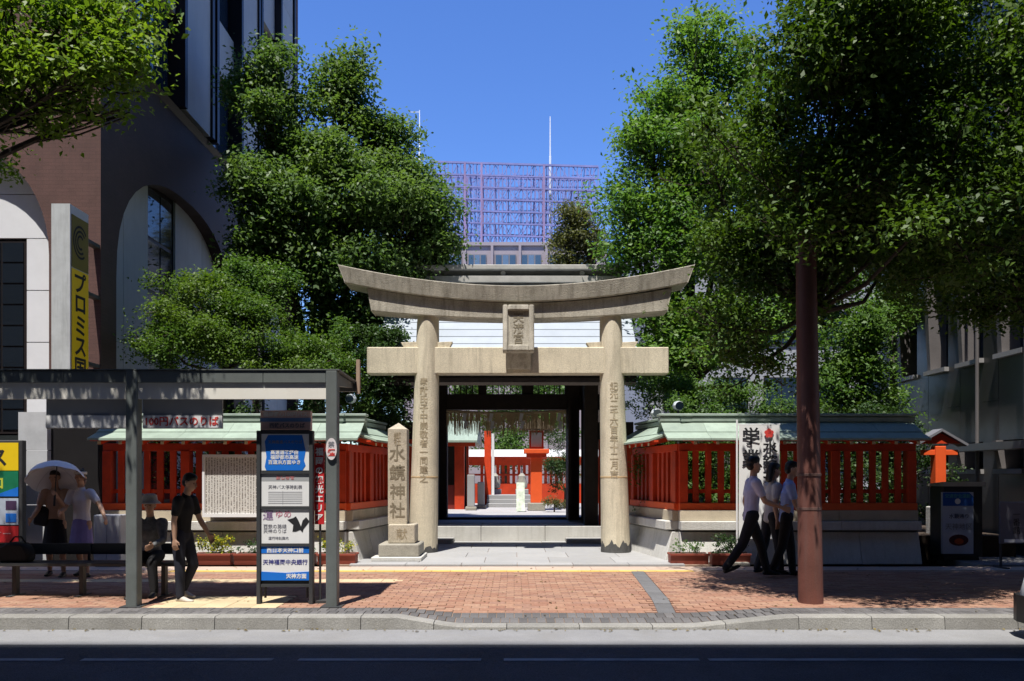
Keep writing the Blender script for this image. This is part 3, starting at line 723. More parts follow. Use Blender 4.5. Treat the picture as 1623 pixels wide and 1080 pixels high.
def lobe(px, py, D, rpx, rypx=None, dep=None):
    c = (PX(px, D), D, PZ(py, D)); r = rpx*D/F; rz = (rypx or rpx)*D/F
    return (c, (r, dep if dep else (r+rz)/2*.9, rz))
def tree(name, label, base, trunk_r, lobes, n, leaf, m, seed, per=22, spread=.22, group=None, fork=None, kindcat='tree', shell=.55, flat=.55, twigs=90, fill=0):
    tr = thing(name, label, kindcat, base, group)
    pts, nrm, tint, tips, C2, idx = crown_points(lobes, n, per, spread, seed, flat, shell, fill)
    ok = pts[:, 2] > base[2]+.05
    pts, nrm, tint = pts[ok], nrm[ok], tint[ok]
    rng = np.random.default_rng(seed+1); size = leaf*(.5+.5*rng.random(len(pts))+.45*rng.random(len(pts))**3)
    leaves_mesh('crown', pts, nrm, size, tint, m, tr)
    rr = random.Random(seed); mb_ = MB(); B0 = Vector(base)
    zlow = min(l[0][2]-l[1][2]*.3 for l in lobes); fk = Vector(fork) if fork else Vector((base[0]+rr.uniform(-.1, .1), base[1], max(base[2]+.4, zlow)))
    mid = (B0+fk)/2+Vector((rr.uniform(-.06, .06), rr.uniform(-.06, .06), 0))
    mb_.path([B0-Vector((0, 0, .1)), B0+Vector((0, 0, .12)), mid, fk], [trunk_r*1.5, trunk_r*1.1, trunk_r*.95, trunk_r*.8], 10)
    ends = []
    for c, r in lobes:
        c = Vector(c); k1 = fk.lerp(c, .5)+Vector((rr.uniform(-.2, .2), rr.uniform(-.2, .2), -.12*(c-fk).length)); rl = trunk_r*.4
        mb_.path([fk-Vector((0, 0, .1)), k1, c], [rl, rl*.7, rl*.35], 6); ends.append((k1, c, rl*.4))
    for c2 in C2:                                   # branches to the clumps
        p = Vector(c2); k1, c, rl = min(ends, key=lambda e: (e[1]-p).length); s_ = k1.lerp(c, rr.uniform(.5, 1))
        m_ = s_.lerp(p, .55)+Vector((rr.uniform(-.06, .06), rr.uniform(-.06, .06), -.05)); mb_.path([s_, m_, p], [rl*.6, rl*.4, .010], 4)
    for q in rng.choice(len(tips), min(twigs*5, len(tips)), replace=False):      # twigs to the leaf sprays
        p = Vector(tips[q]); mb_.tube(C2[idx[q]], p, .009, .003, 3, False)
    mb_.build('trunk', bark, tr, smooth=True)
    return tr

# street trees
tree('street_tree', 'street tree with dense dark crown standing right behind the brown pole', (3.86, 10.35, 0), .1,
     [lobe(1335, 50, 10.2, 95), lobe(1225, 185, 10, 80, 70), lobe(1400, 40, 10.5, 120), lobe(1340, 220, 9.8, 140, 110), lobe(1235, 300, 10.5, 110), lobe(1130, 270, 10.8, 70, 60),
      lobe(1200, 430, 10.3, 100, 85), lobe(1140, 520, 10, 70, 55), lobe(1200, 580, 10.6, 60, 50), lobe(1360, 400, 10, 120, 90), lobe(1450, 300, 9.6, 110), lobe(1330, 130, 8.6, 90),
      ((3.6, 8.7, 5.9), (1.5, 1.0, 1.0)), ((3.5, 9.05, 5.5), (.6, .4, .65)), ((3.2, 9.1, 4.9), (.5, .35, .5)), ((4.6, 8.6, 4.4), (1.1, .8, .7)), ((3.3, 8.9, 4.6), (.9, .7, .6)), ((5.7, 11.9, 4.9), (1.4, 1.2, .9)), ((4.2, 8.3, 7.4), (1.1, 1.0, 1.0)), ((5.6, 12.2, 5.6), (1.5, 1.2, 1.0)), ((5.0, 10.5, 8.6), (1.7, 2, 1.3))],
     115000, .082, leaf_street, 11, per=26, spread=.17, fill=2, fork=(3.84, 10.35, 3.7), twigs=200)
tree('street_tree', 'street tree with dense dark crown overhanging the black poster cabinet', (8.3, 9.9, 0), .16,
     [lobe(1560, 80, 9.8, 130), lobe(1600, 250, 9.6, 140), lobe(1530, 400, 9.8, 110, 80), lobe(1600, 440, 10.2, 110, 70), lobe(1480, 180, 10.2, 100), ((7.2, 9.0, 6.2), (1.7, 1.5, 1.4)),
      ((9.2, 9.8, 6.4), (2.0, 2.0, 1.6)), ((8.0, 11.3, 5.6), (1.9, 1.5, 1.2)), ((8.2, 9.8, 8.3), (2.2, 2.2, 1.3)), ((6.3, 11.8, 4.9), (1.6, 1.3, .9)), ((5.9, 9.3, 5.0), (1.4, 1.3, 1.0)), ((7.2, 12.2, 5.2), (1.6, 1.3, 1.1)), ((6.2, 10.4, 3.9), (1.2, 1, .5)), ((7.3, 10.8, 4.0), (1.2, 1.2, .5))],
     100000, .084, leaf_street, 12, per=26, spread=.17, fill=2, fork=(8.25, 9.9, 3.6), twigs=160)
tree('street_tree', 'street tree with bright yellow green crown reaching over the bus shelter', (-8.2, 8.95, 0), .16,
     [lobe(60, 50, 8.4, 110), lobe(175, 40, 8.3, 75), lobe(215, 20, 8.6, 50), lobe(120, 130, 8.2, 80, 55), lobe(30, 130, 8.4, 90, 55), lobe(190, 105, 8.5, 55, 45), lobe(-80, 40, 8.4, 130), lobe(70, 180, 8.6, 60, 30), lobe(160, 175, 8.8, 50, 30),
      ((-7.6, 9.2, 7.4), (1.8, 1.6, 1.2)), ((-9.2, 9.0, 6.2), (1.6, 1.6, 1.2)), ((-7.7, 9.9, 6.1), (1.3, 1.1, .8)), ((-8.6, 9.4, 8.2), (2, 2, 1))],
     80000, .08, leaf_bright, 13, per=26, spread=.14, fork=(-8.1, 8.95, 5.0), twigs=160)
# trees in the shrine precinct
tree('camphor_tree', 'tall camphor tree behind the red wall, between arched building and gatehouse roof', (-4.6, 18.6, .3), .3,
     [lobe(420, 160, 18.6, 45, 75), lobe(545, 145, 19.5, 42, 62), lobe(480, 250, 18.8, 90, 75), lobe(595, 235, 19.5, 58), lobe(650, 300, 19.5, 40, 45), lobe(665, 350, 19.4, 62, 52), lobe(425, 320, 18, 75, 70),
      lobe(560, 340, 19, 100, 80), lobe(690, 395, 19.6, 45, 40), lobe(520, 430, 18.6, 85, 65), lobe(430, 400, 18.2, 60, 45), lobe(620, 430, 19.4, 75, 45), lobe(600, 500, 19, 40, 60), lobe(550, 510, 18.5, 60, 60)],
     110000, .125, leaf_camphor, 21, per=20, spread=.22, fork=(-4.7, 18.7, 3.6), twigs=220, fill=10)
tree('round_shrub', 'big rounded bright green shrub rising over the shelter roof', (-5.6, 15.1, .3), .1,
     [lobe(300, 480, 15.2, 65, 50), lobe(255, 540, 15, 45, 50), lobe(340, 550, 14.9, 75, 50), lobe(430, 560, 15, 70, 45), lobe(500, 575, 15.1, 60, 38), lobe(400, 510, 15.3, 50, 45)],
     40000, .07, leaf_shrub, 22, per=20, spread=.13, fill=6, kindcat='shrub', twigs=80)
tree('maple_tree', 'fresh green young maple growing between the rounded shrub and the camphor', (-5.5, 16.6, .3), .07,
     [lobe(380, 440, 16.5, 30, 42), lobe(400, 480, 16.5, 45, 35), lobe(430, 450, 16.6, 40, 30), lobe(365, 470, 16.4, 35, 30)],
     11000, .075, leaf_green, 23, per=18, spread=.13, twigs=50)
tree('conifer_shrub', 'upright feathery light green shrub at the end of the torii tie beam', (-3.55, 15.9, .3), .05,
     [lobe(545, 560, 15.9, 18, 45), lobe(565, 590, 15.9, 20, 35), lobe(525, 590, 15.9, 22, 30), lobe(560, 625, 15.9, 30, 30)],
     8000, .07, leaf_green, 24, per=16, spread=.08, kindcat='shrub', flat=1.5, twigs=30)
tree('evergreen_shrub', 'dark evergreen shrub tucked behind the stone name post', (-3.1, 17.2, .3), .08,
     [lobe(590, 640, 17, 40, 45), lobe(615, 600, 17.2, 35, 45), lobe(560, 660, 16.8, 30, 25), lobe(620, 560, 17.4, 25, 40), lobe(640, 620, 17.6, 25, 50), lobe(590, 560, 17.4, 40, 40), lobe(600, 680, 17.4, 40, 30)],
     20000, .085, leaf_dark, 25, per=18, spread=.14, kindcat='shrub', twigs=40)
tree('precinct_tree', 'tall sunlit broadleaf tree behind the gatehouse roof end, reaching above the torii', (4.2, 19.6, .3), .25,
     [lobe(1105, 80, 19.6, 50, 55), lobe(1075, 160, 19.4, 70, 60), lobe(1150, 150, 20, 60, 70), lobe(1030, 230, 19, 50, 45), lobe(1100, 280, 19, 90, 70), lobe(990, 320, 18.9, 42, 50), lobe(1055, 380, 18.8, 80, 60), lobe(1180, 280, 19.6, 90), lobe(1150, 420, 19, 90, 70), lobe(1010, 400, 19, 45, 40), lobe(1230, 420, 19.6, 80), lobe(1055, 500, 18.6, 60, 45), lobe(1110, 560, 18.4, 70, 50), lobe(1030, 580, 18.4, 50, 40), lobe(1180, 520, 18.6, 80, 60)],
     80000, .125, leaf_fresh, 26, per=20, spread=.24, fill=8, fork=(4.3, 19.6, 3.8), twigs=160)
tree('precinct_tree', 'leafy tree with sunlit patches behind the red wall, beside the dark granite building', (8.0, 19.0, .3), .16,
     [lobe(1335, 540, 18.6, 60, 70), lobe(1370, 600, 18.4, 50, 50), lobe(1310, 620, 18.4, 45, 45), lobe(1300, 460, 19, 60, 60), lobe(1395, 500, 19, 40, 50), lobe(1400, 640, 18.4, 40, 30)],
     24000, .11, leaf_green, 27, per=18, spread=.2, twigs=80)
tree('clipped_hedge', 'soft green hedge showing above the red wall beside the torii pillar', (4.2, 16.4, .3), .06,
     [lobe(1020, 630, 16.2, 40, 30), lobe(1070, 620, 16.4, 45, 28), lobe(1120, 630, 16.4, 50, 30), lobe(1180, 640, 16.4, 50, 28), lobe(1240, 650, 16.4, 50, 28), lobe(1090, 680, 16.2, 80, 60), lobe(1200, 700, 16.2, 90, 60), lobe(1080, 750, 16, 70, 60), lobe(1160, 770, 16, 80, 50)],
     38000, .065, leaf_green, 28, per=22, spread=.12, kindcat='hedge', twigs=40)
tree('clipped_hedge', 'low hedge seen between the pickets behind the brown pole', (6.4, 16, .3), .06,
     [lobe(1300, 690, 16.0, 70, 45), lobe(1400, 690, 16, 60, 45), lobe(1330, 760, 16, 90, 60), lobe(1440, 760, 16, 60, 60), lobe(1230, 760, 16, 70, 60)],
     20000, .075, leaf_dark, 29, per=20, spread=.14, kindcat='hedge', twigs=30)
tree('clipped_hedge', 'dark hedge seen between the pickets behind the notice board', (-5.6, 16.3, .3), .06,
     [lobe(260, 700, 15.2, 60, 60), lobe(380, 690, 15.2, 80, 60), lobe(490, 690, 15.3, 70, 60), lobe(420, 760, 15.3, 120, 60)],
     11000, .08, leaf_dark, 30, per=20, spread=.14, kindcat='hedge', twigs=30)
tree('rooftop_tree', 'far olive tree rising before the mauve building beside the scaffold', (5.0, 46, 0), .3,
     [lobe(905, 345, 46, 22, 28), lobe(895, 390, 46, 24, 28), lobe(925, 370, 46, 28, 28), lobe(930, 410, 46, 28, 25), lobe(900, 430, 46, 35, 25)],
     9000, .2, leaf_olive, 31, per=14, spread=.35, twigs=60)
tree('courtyard_tree', 'shady tree at the back of the courtyard behind the inner fence', (-.4, 40, .38), .25,
     [lobe(800, 680, 40, 45, 35), lobe(740, 670, 40, 45, 40), lobe(870, 680, 40, 45, 35), lobe(820, 620, 40, 70, 30), lobe(740, 610, 41, 50, 30), lobe(880, 600, 41, 40, 30), lobe(790, 720, 39, 50, 20)],
     20000, .17, leaf_green, 32, per=16, spread=.35, twigs=80)
tree('courtyard_shrub', 'dark green shrub behind the red courtyard lantern', (1.75, 27.5, .38), .05,
     [lobe(882, 745, 27.5, 16, 24), lobe(900, 745, 27.5, 18, 30), lobe(886, 700, 28, 14, 16), lobe(878, 770, 27, 14, 12)], 5000, .07, leaf_dark, 33, per=16, spread=.13, kindcat='shrub', twigs=20)
tree('courtyard_shrub', 'low grey green shrub at the foot of the courtyard lantern', (1.25, 24.8, .38), .02,
     [lobe(873, 797, 24.8, 15, 10), lobe(888, 799, 24.8, 12, 9)], 1600, .045, leaf_olive, 34, per=14, spread=.06, kindcat='shrub', twigs=12)

# planters with flowers
pl_cfg = [(-5.42, 'planter full of yellow green foliage behind the man in black', leaf_yellow, .9), (-4.72, 'planter with sparse grey green seedlings below the notice board', leaf_dark, .35), (-4.02, 'planter with low green seedlings directly behind the bus stop sign', leaf_green, .5),
          (-3.32, 'planter with small pale green plants beside the stone name post', leaf_yellow, .55), (2.62, 'planter with one thin upright plant beside the torii pillar', leaf_green, .35), (3.32, 'planter of bushy dark green leaves beside the white banner', leaf_dark, 1.0)]
for i, (x, lb_, lm, dens) in enumerate(pl_cfg):
    p = thing('planter', 'red brown plastic '+lb_, 'planter', (x+.33, 13.5, 0), 'planters along the shrine wall')
    m_ = MB(); m_.prism_x([(13.39, 0.0), (13.6, 0.0), (13.63, .19), (13.36, .19)], x+.01, x+.65); m_.build('box', terracotta, p, bevel=.008)
    MB().box(x, x+.66, 13.345, 13.37, .165, .2).box(x, x+.66, 13.62, 13.645, .165, .2).build('rim', terracotta, p, bevel=.004)
    MB().box(x+.03, x+.63, 13.375, 13.615, .18, .196).build('soil', soil, p)
    rng = np.random.default_rng(100+i); n_ = int(900*dens); hmax = .12+.16*dens
    c_ = np.stack([x+.06+.54*rng.random(n_//12+2), 13.40+.19*rng.random(n_//12+2), .2+hmax*rng.random(n_//12+2)], 1)
    ii = rng.integers(0, len(c_), n_); pts = c_[ii]+rng.normal(size=(n_, 3))*.03; pts[:, 2] = np.maximum(pts[:, 2], .2)
    leaves_mesh('plants', pts, rng.normal(size=(n_, 3))*.6+np.array([0, -.3, .7]), .04*(.6+.8*rng.random(n_)), np.clip(rng.random(n_)**2*1.2, 0, 1), lm, p)

# leaves blown on the pavement and into the gutter
rng = np.random.default_rng(5); n_ = 420
fx = rng.uniform(-9, 9, n_); fy = np.where(rng.random(n_) < .45, 8.49-np.abs(rng.normal(size=n_))*.07-.02, rng.uniform(8.75, 13.2, n_))
fz = np.array([-.128 if y < 8.5 else zs(x, y)+.008 for x, y in zip(fx, fy)])
fl = leaves_mesh('fallen_leaves', np.stack([fx, fy, fz], 1), rng.normal(size=(n_, 3))*.12+np.array([0, 0, 1]), .028+.03*rng.random(n_), rng.random(n_), leaf_material('dry_leaf', (.10, .07, .03), (.22, .17, .06), .1), None)
fl['label'] = 'small dry leaves scattered over pavement and gutter'
# ================================================================ BUS SHELTER
sh = thing('bus_shelter', 'dark grey steel bus shelter with white fascia over the pavement', 'bus shelter', (-3.3, 9.2, 0))
SY = 9.1
for x in (-4.38, -2.09, -6.67, -8.96):
    MB().box(x-.064, x+.064, SY, SY+.14, 0, 2.71).build('post', shelter_grey, sh, bevel=.008)
    MB().box(x-.12, x+.12, SY-.04, SY+.18, 0, .012).build('base_plate', steel_dark, sh)
    MB().prism_x([(SY+.14, 2.55), (SY+1.1, 2.63), (SY+1.1, 2.68), (SY+.14, 2.69)], x-.045, x+.045).build('roof_arm', shelter_grey, sh)
for a, b in ((-8.89, -6.74), (-6.6, -4.445), (-4.315, -2.155)):
    n = 3
    for k in range(n):
        u0, u1 = a+(b-a)*k/n, a+(b-a)*(k+1)/n
        MB().box(u0+.002, u1-.002, SY+.012, SY+.12, 2.57, 2.705).build('beam_cover', shelter_grey, sh, bevel=.004)
    MB().box(a, b, SY+.035, SY+.065, 2.385, 2.57).build('fascia', fascia, sh)
MB().prism_x([(SY+.0, 2.712), (SY+1.12, 2.69), (SY+1.12, 2.705), (SY+.0, 2.725)], -9.1, -2.0).build('roof', shelter_grey, sh)
MB().box(-9.1, -2.0, SY+1.05, SY+1.11, 2.58, 2.684).build('rear_gutter', shelter_grey, sh)
MB().box(-2.005, -1.96, SY+1.0, SY+1.06, 2.55, 2.98).build('finial', mat('finial_wood', (.35, .25, .18), .7), sh)
def hung_board(x0, x1, lbl, letters):
    h = thing('hanging_board', lbl, 'sign', ((x0+x1)/2, 9.22, 2.06))
    b_ = MB().box(x0, x1, 9.205, 9.235, 2.05, 2.50).build('board', greypanel, h)
    wb = MB().box(x0, x1, 9.192, 9.203, 2.06, 2.20).build('white_strip', white, h)
    if letters: text(letters, .115, ((x0+x1)/2, 9.189, 2.135), '-y', inkred, wb, ext=.001, bold=.002)
    for x in (x0+.12, x1-.12): MB().tube((x, 9.22, 2.5), (x, 9.22, 2.70), .012).build('hanger', steel_dark, h)
hung_board(-4.29, -3.375, 'grey hanging board with red lettering on white strip under the shelter roof', '100円バスのりば')
hung_board(-5.41, -4.48, 'grey hanging board with plain white strip, over the people with the parasol', None)
# small oval badge on the post
ov = thing('oval_badge', 'small oval white and red badge sign fixed to the shelter post', 'sign', (-2.09, 9.09, 1.8))
n = 24; MB().prism_y([(-2.085+.062*math.cos(2*math.pi*k/n), 1.81+.125*math.sin(2*math.pi*k/n)) for k in range(n)], 9.075, 9.092).build('plate', mat('badge_white', (.75, .68, .68), .5), ov)
text('禁', .075, (-2.085, 9.073, 1.865), '-y', inkgrey, ov, ext=.001)
text('煙', .085, (-2.085, 9.073, 1.77), '-y', inkred, ov, ext=.001, bold=.003)
# red vertical sign
rs = thing('red_vertical_sign', 'narrow red vertical sign with white lettering beside the shelter post', 'sign', (-2.3, 9.45, .92))
MB().box(-2.365, -2.255, 9.44, 9.46, .93, 1.88).build('plate', signred, rs)
text('福岡の観光エリア', .098, (-2.31, 9.437, 1.40), '-y', white, rs, ext=.001, vertical=True, line=1.14, bold=.003)
MB().tube((-2.31, 9.48, 0), (-2.31, 9.48, 1.9), .014).build('stand', steel_dark, rs)
MB().box(-2.43, -2.19, 9.38, 9.58, 0, .03).build('foot', steel_dark, rs)
# bench along the shelter
bn = thing('bench', 'long dark bench with steel legs inside the bus shelter', 'bench', (-5.8, 10.0, 0))
for k in range(3): MB().box(-7.6, -4.15, 9.84+k*.125, 9.955+k*.125, .385, .425).build('seat_slat', steel_dark, bn, bevel=.006)
for x in (-7.35, -6.27, -5.43, -4.4):
    MB().box(x-.03, x+.03, 9.86, 10.18, 0, .012).build('foot', steel_dark, bn)
    MB().box(x-.025, x+.025, 9.98, 10.06, .012, .385).build('leg', steel_dark, bn)
MB().box(-7.6, -4.15, 10.2, 10.225, .5, .64).build('backrest', steel_dark, bn)
for x in (-7.35, -5.43): MB().box(x-.02, x+.02, 10.17, 10.2, .36, .62).build('back_bracket', steel_dark, bn)
# bags left on it
bgm = mat('bag_cloth', (.012, .012, .013), .8, .2, 8)
bg_ = thing('black_bag', 'slouched black bag lying on the shelter bench', 'bag', (-6.25, 9.98, .425))
MB().prism_y([(-6.42, .425), (-6.05, .425), (-6.04, .55), (-6.1, .66), (-6.3, .68), (-6.41, .62)], 9.88, 10.08).build('body', bgm, bg_, bevel=.03, smooth=True)
MB().path([(-6.32, 9.98, .67), (-6.26, 9.98, .74), (-6.18, 9.98, .74), (-6.12, 9.98, .66)], [.01]*4, 6).build('handle', bgm, bg_)

# bus stop sign stand
bs = thing('bus_stop_sign', 'tall bus stop panel stand with blue and white notices in front of the shelter', 'bus stop', (-2.7, 9.36, 0))
BX0, BX1, BY = PX(408, 9.36), PX(497, 9.36), 9.32
def bz(y): return PZ(y, 9.36)
for x in (BX0, BX1-.045): MB().box(x, x+.045, BY, BY+.09, 0, bz(683)).build('post', steel_dark, bs, bevel=.005)
for y in (684, 749, 805, 864, 928): MB().box(BX0+.045, BX1-.045, BY+.015, BY+.075, bz(y+2.2), bz(y-2.2)).build('crossbar', steel_dark, bs)
MB().box(BX0+.045, BX1-.045, BY+.05, BY+.06, bz(930), bz(686)).build('back_plate', steel_dark, bs)
cxp = (BX0+BX1)/2
def panel(y0, y1, m, nm='panel'): return MB().box(BX0+.05, BX1-.05, BY+.03, BY+.046, bz(y1), bz(y0)).build(nm, m, bs)
p1 = panel(688, 746, white, 'route_panel')
MB().prism_y([(cxp-.22, bz(746)), (cxp+.2, bz(746)), (cxp+.24, bz(738)), (cxp+.22, bz(730)), (cxp+.24, bz(715)), (cxp+.2, bz(690)), (cxp-.2, bz(690)), (cxp-.24, bz(700)), (cxp-.22, bz(725)), (cxp-.24, bz(740))], BY+.027, BY+.0295).build('blue_field', blue, p1)
text('天神高速バスのりば', .045, (cxp, BY+.025, bz(701)), '-y', inkgrey, p1, ext=.0008)
text('高速道路経由\n福岡都市高速\n百道浜方面ゆき', .055, (cxp-.01, BY+.025, bz(725)), '-y', white, p1, ext=.0008, line=1.05, bold=.001)
p2 = panel(751.5, 763, greypanel, 'header_strip'); text('おしらせ', .055, (cxp, BY+.028, bz(757)), '-y', mat('ink_pink', (.55, .2, .2)), p2, ext=.0008, bold=.002)
p3 = panel(763.3, 802.5, white, 'timetable'); text('天神バス停時刻表', .05, (cxp, BY+.028, bz(772)), '-y', inkgrey, p3, ext=.0008)
for k in range(7): MB().box(cxp-.2, cxp+.2, BY+.0275, BY+.0295, bz(780+k*3)-.0012, bz(780+k*3)+.0012).build('rule_line', inkgrey, p3)
MB().box(cxp-.03, cxp-.027, BY+.027, BY+.0292, bz(800), bz(778)).build('rule_line', inkgrey, p3)
p4 = panel(807.5, 861.5, white, 'poster')
text('運', .13, (cxp-.2, BY+.028, bz(817)), '-y', mat('ink_purple', (.25, .15, .3)), p4, ext=.0008)
text('ゆめ', .10, (cxp-.02, BY+.028, bz(815)), '-y', mat('ink_rose', (.5, .18, .25)), p4, ext=.0008)
bird = [(-.13, .06), (-.06, .08), (-.03, .10), (0, .05), (.03, -.02), (.05, .05), (.09, .09), (.13, .04), (.10, .0), (.06, -.05), (.05, -.09), (.02, -.06), (-.03, -.08), (-.07, -.08), (-.06, -.0)]
MB().prism_y([(cxp+.155+a, bz(832)+b) for a, b in bird][::-1], BY+.0275, BY+.0295).build('bird_print', ink, p4)
text('西鉄の路線\n天神のりば', .055, (cxp-.12, BY+.028, bz(838)), '-y', inkgrey, p4, ext=.0008)
text('運行時刻案内', .04, (cxp-.08, BY+.028, bz(853)), '-y', inkgrey, p4, ext=.0008)
p5 = panel(866.5, 920, white, 'stop_name_panel')
MB().box(BX0+.05, BX1-.05, BY+.026, BY+.0295, bz(877), bz(866.5)).build('blue_header', blue, p5)
text('西日本天神口前', .062, (cxp, BY+.0245, bz(872)), '-y', white, p5, ext=.0008, bold=.002)
text('天神福岡中央銀行', .066, (cxp, BY+.028, bz(891)), '-y', mat('ink_indigo', (.06, .06, .25)), p5, ext=.0008, bold=.001)
MB().prism_y([(BX0+.05, bz(920)), (BX1-.05, bz(920)), (BX1-.05, bz(906)), (cxp, bz(908)), (BX0+.05, bz(906))], BY+.026, BY+.0295).build('blue_footer', blue, p5)
text('天神方面', .06, (cxp+.13, BY+.0245, bz(913)), '-y', white, p5, ext=.0008, bold=.002)
hb = MB().box(BX0+.01, BX1-.05, BY+.11, BY+.19, bz(682), bz(650)).build('header_box', pink, bs, bevel=.01)
MB().box(BX0+.01, BX1-.05, BY+.104, BY+.109, bz(668), bz(662)).build('blue_band', mat('band_blue', (.15, .3, .6)), hb)
text('福岡都心100円バス', .062, (cxp-.02, BY+.102, bz(656)), '-y', white, hb, ext=.001, bold=.002)
text('西鉄バスのりば', .06, (cxp, BY+.106, bz(674)), '-y', inkgrey, hb, ext=.001, bold=.002)
for x in (BX0+.06, BX1-.1): MB().tube((x, BY+.15, bz(684)), (x, BY+.15, bz(950)), .015).build('rear_leg', steel_dark, bs)

# ================================================================ LAMP POLE
lp = thing('steel_pole', 'thick brown painted steel pole with two bands standing on the pavement', 'pole', (3.52, 9.45, 0))
X_ = 3.52
MB().lathe([(.143, 0), (.14, .5), (.135, 1.2), (.126, 2.6), (.112, 4.6), (.107, 5.3), (.06, 5.37)], (X_, 9.45), 24).build('shaft', polebrown, lp, smooth=True)
for z, h in ((1.10, .03), (1.50, .03)): MB().lathe([(.132, z), (.141, z+.003), (.141, z+h), (.132, z+h+.003)], (X_, 9.45), 24).build('band', mat('band_steel', (.12, .07, .06), .5), lp, smooth=True)
lp.rotation_euler = (0, -.014, 0)
# ================================================================ LEFT BUILDING
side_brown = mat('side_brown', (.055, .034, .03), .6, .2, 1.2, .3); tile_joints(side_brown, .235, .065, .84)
ob = thing('arched_office_building', 'brown tiled office building with tall white arches beside the shrine', 'building', (-11, 14, 0))
CXb, FYb = -7.27, 14.0
def arch_top(u, uc, hw, zs_, h, ex=2.0):
    d = min(1.0, abs(u-uc)/hw)
    return zs_+h*(max(0, 1-d**ex))**(1/ex)
def arch_wall(map3, u0, u1, z0, z1, arches, depth, n=22):
    """wall sheet with arched holes and their reveals; map3(u, v, z): v is depth into the wall"""
    mb_ = MB(); us = [u0]
    prev = u0
    for uc, hw, zs_, h, ex in arches:
        a, b = uc-hw, uc+hw
        mb_.add([map3(prev, 0, z0), map3(a, 0, z0), map3(a, 0, z1), map3(prev, 0, z1)], [(0, 1, 2, 3)])
        pu = [uc-hw*math.cos(math.pi*k/n) for k in range(n+1)]
        pz = [arch_top(u, uc, hw, zs_, h, ex) for u in pu]
        for k in range(n):
            mb_.add([map3(pu[k], 0, pz[k]), map3(pu[k+1], 0, pz[k+1]), map3(pu[k+1], 0, z1), map3(pu[k], 0, z1)], [(0, 1, 2, 3)])
            mb_.add([map3(pu[k], 0, pz[k]), map3(pu[k], depth, pz[k]), map3(pu[k+1], depth, pz[k+1]), map3(pu[k+1], 0, pz[k+1])], [(0, 1, 2, 3)])
        for u in (a, b): mb_.add([map3(u, 0, z0), map3(u, 0, zs_), map3(u, depth, zs_), map3(u, depth, z0)], [(0, 1, 2, 3)])
        prev = b
    mb_.add([map3(prev, 0, z0), map3(u1, 0, z0), map3(u1, 0, z1), map3(prev, 0, z1)], [(0, 1, 2, 3)])
    return mb_
fa = [(-13.4, 1.42, 5.39, 1.88, 2.0), (-9.6, 1.42, 5.39, 1.88, 2.0)]
arch_wall(lambda u, v, z: (u, FYb+v, z), -42, CXb, 0, 9.45, fa, .35).build('front_wall', brown, ob)
sa = [(17.6, 3.05, 5.1, 2.5, 2.4), (24.0, 2.5, 5.1, 2.5, 2.4)]
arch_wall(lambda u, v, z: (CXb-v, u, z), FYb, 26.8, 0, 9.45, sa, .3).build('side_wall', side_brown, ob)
MB().box(-42, CXb-.6, FYb+.6, 26.8, 0, 26).build('core', mat('core_dark', (.03, .03, .032), .6), ob)  # far unseen length of the block added to cut sky light
MB().box(-42, CXb, FYb, FYb+.5, 9.45, 26).build('upper_front_wall', brown, ob)
MB().box(-42, CXb-.01, 26.5, 26.8, 9.45, 26).build('rear_wall', brown, ob)
MB().box(-42.1, CXb+.1, FYb-.1, 26.9, 26, 26.5).build('roof', greypanel, ob)
MB().prism_y([(CXb-.01, 9.25), (CXb+.12, 9.35), (CXb-.2, 9.62), (CXb-.5, 9.62), (CXb-.5, 9.25)], FYb-.02, 26.82).build('string_course', mat('soffit_brown', (.04, .028, .026), .5), ob)
# front arch infill
joints = [0, 1.2, 2.26, 3.0, 3.9, 4.83, 5.76]
for uc in (-9.6, -13.4):
    for a, b in zip(joints[:-1], joints[1:]):
        for x0, x1 in ((uc+.86, uc+1.5), (uc-1.5, uc-.86)): MB().box(x0+.006, x1, FYb+.27, FYb+.34, a+.008, b-.008).build('white_panel', whitepanel, ob)
    for a, b in ((5.76, 6.55), (6.55, 7.4)): MB().box(uc-1.5, uc+1.5, FYb+.27, FYb+.34, a+.008, b-.008).build('white_panel', whitepanel, ob)
    MB().box(uc-1.5, uc+1.5, FYb+.345, FYb+.4, 0, 7.5).build('arch_backing', frame_dark, ob)
    wd_ = MB().box(uc-.86, uc+.86, FYb+.29, FYb+.33, 2.26, 5.72).build('window', frame_dark, ob)
    for r_ in range(9):
        for c in range(4):
            x0 = uc-.82+c*.41; z0 = 2.32+r_*.376
            MB().box(x0+.012, x0+.39, FYb+.275, FYb+.289, z0+.016, z0+.36).build('pane', glass, wd_)
    MB().box(uc-.86, uc+.86, FYb+.3, FYb+.34, 0, 2.24).build('shop_front', mat('shop_glass', (.03, .035, .035), .15), ob)
MB().box(-8.18, CXb-.002, FYb-.035, FYb-.004, 0, 2.75).build('lower_pier_sheet', mat('pier_black', (.02, .019, .02), .3), ob)  # near-black sheet over the lower part of the brown pier
# white column standing before the arch edge, with its panel joints
for a, b in ((0, 1.0), (1.0, 1.95), (1.95, 2.62)): MB().box(-8.62, -8.12, FYb-.16, FYb-.04, a+.006, b-.006).build('column_panel', mat('column_tile', (.5, .51, .53), .5, .1, 2, dirt=.2), ob)
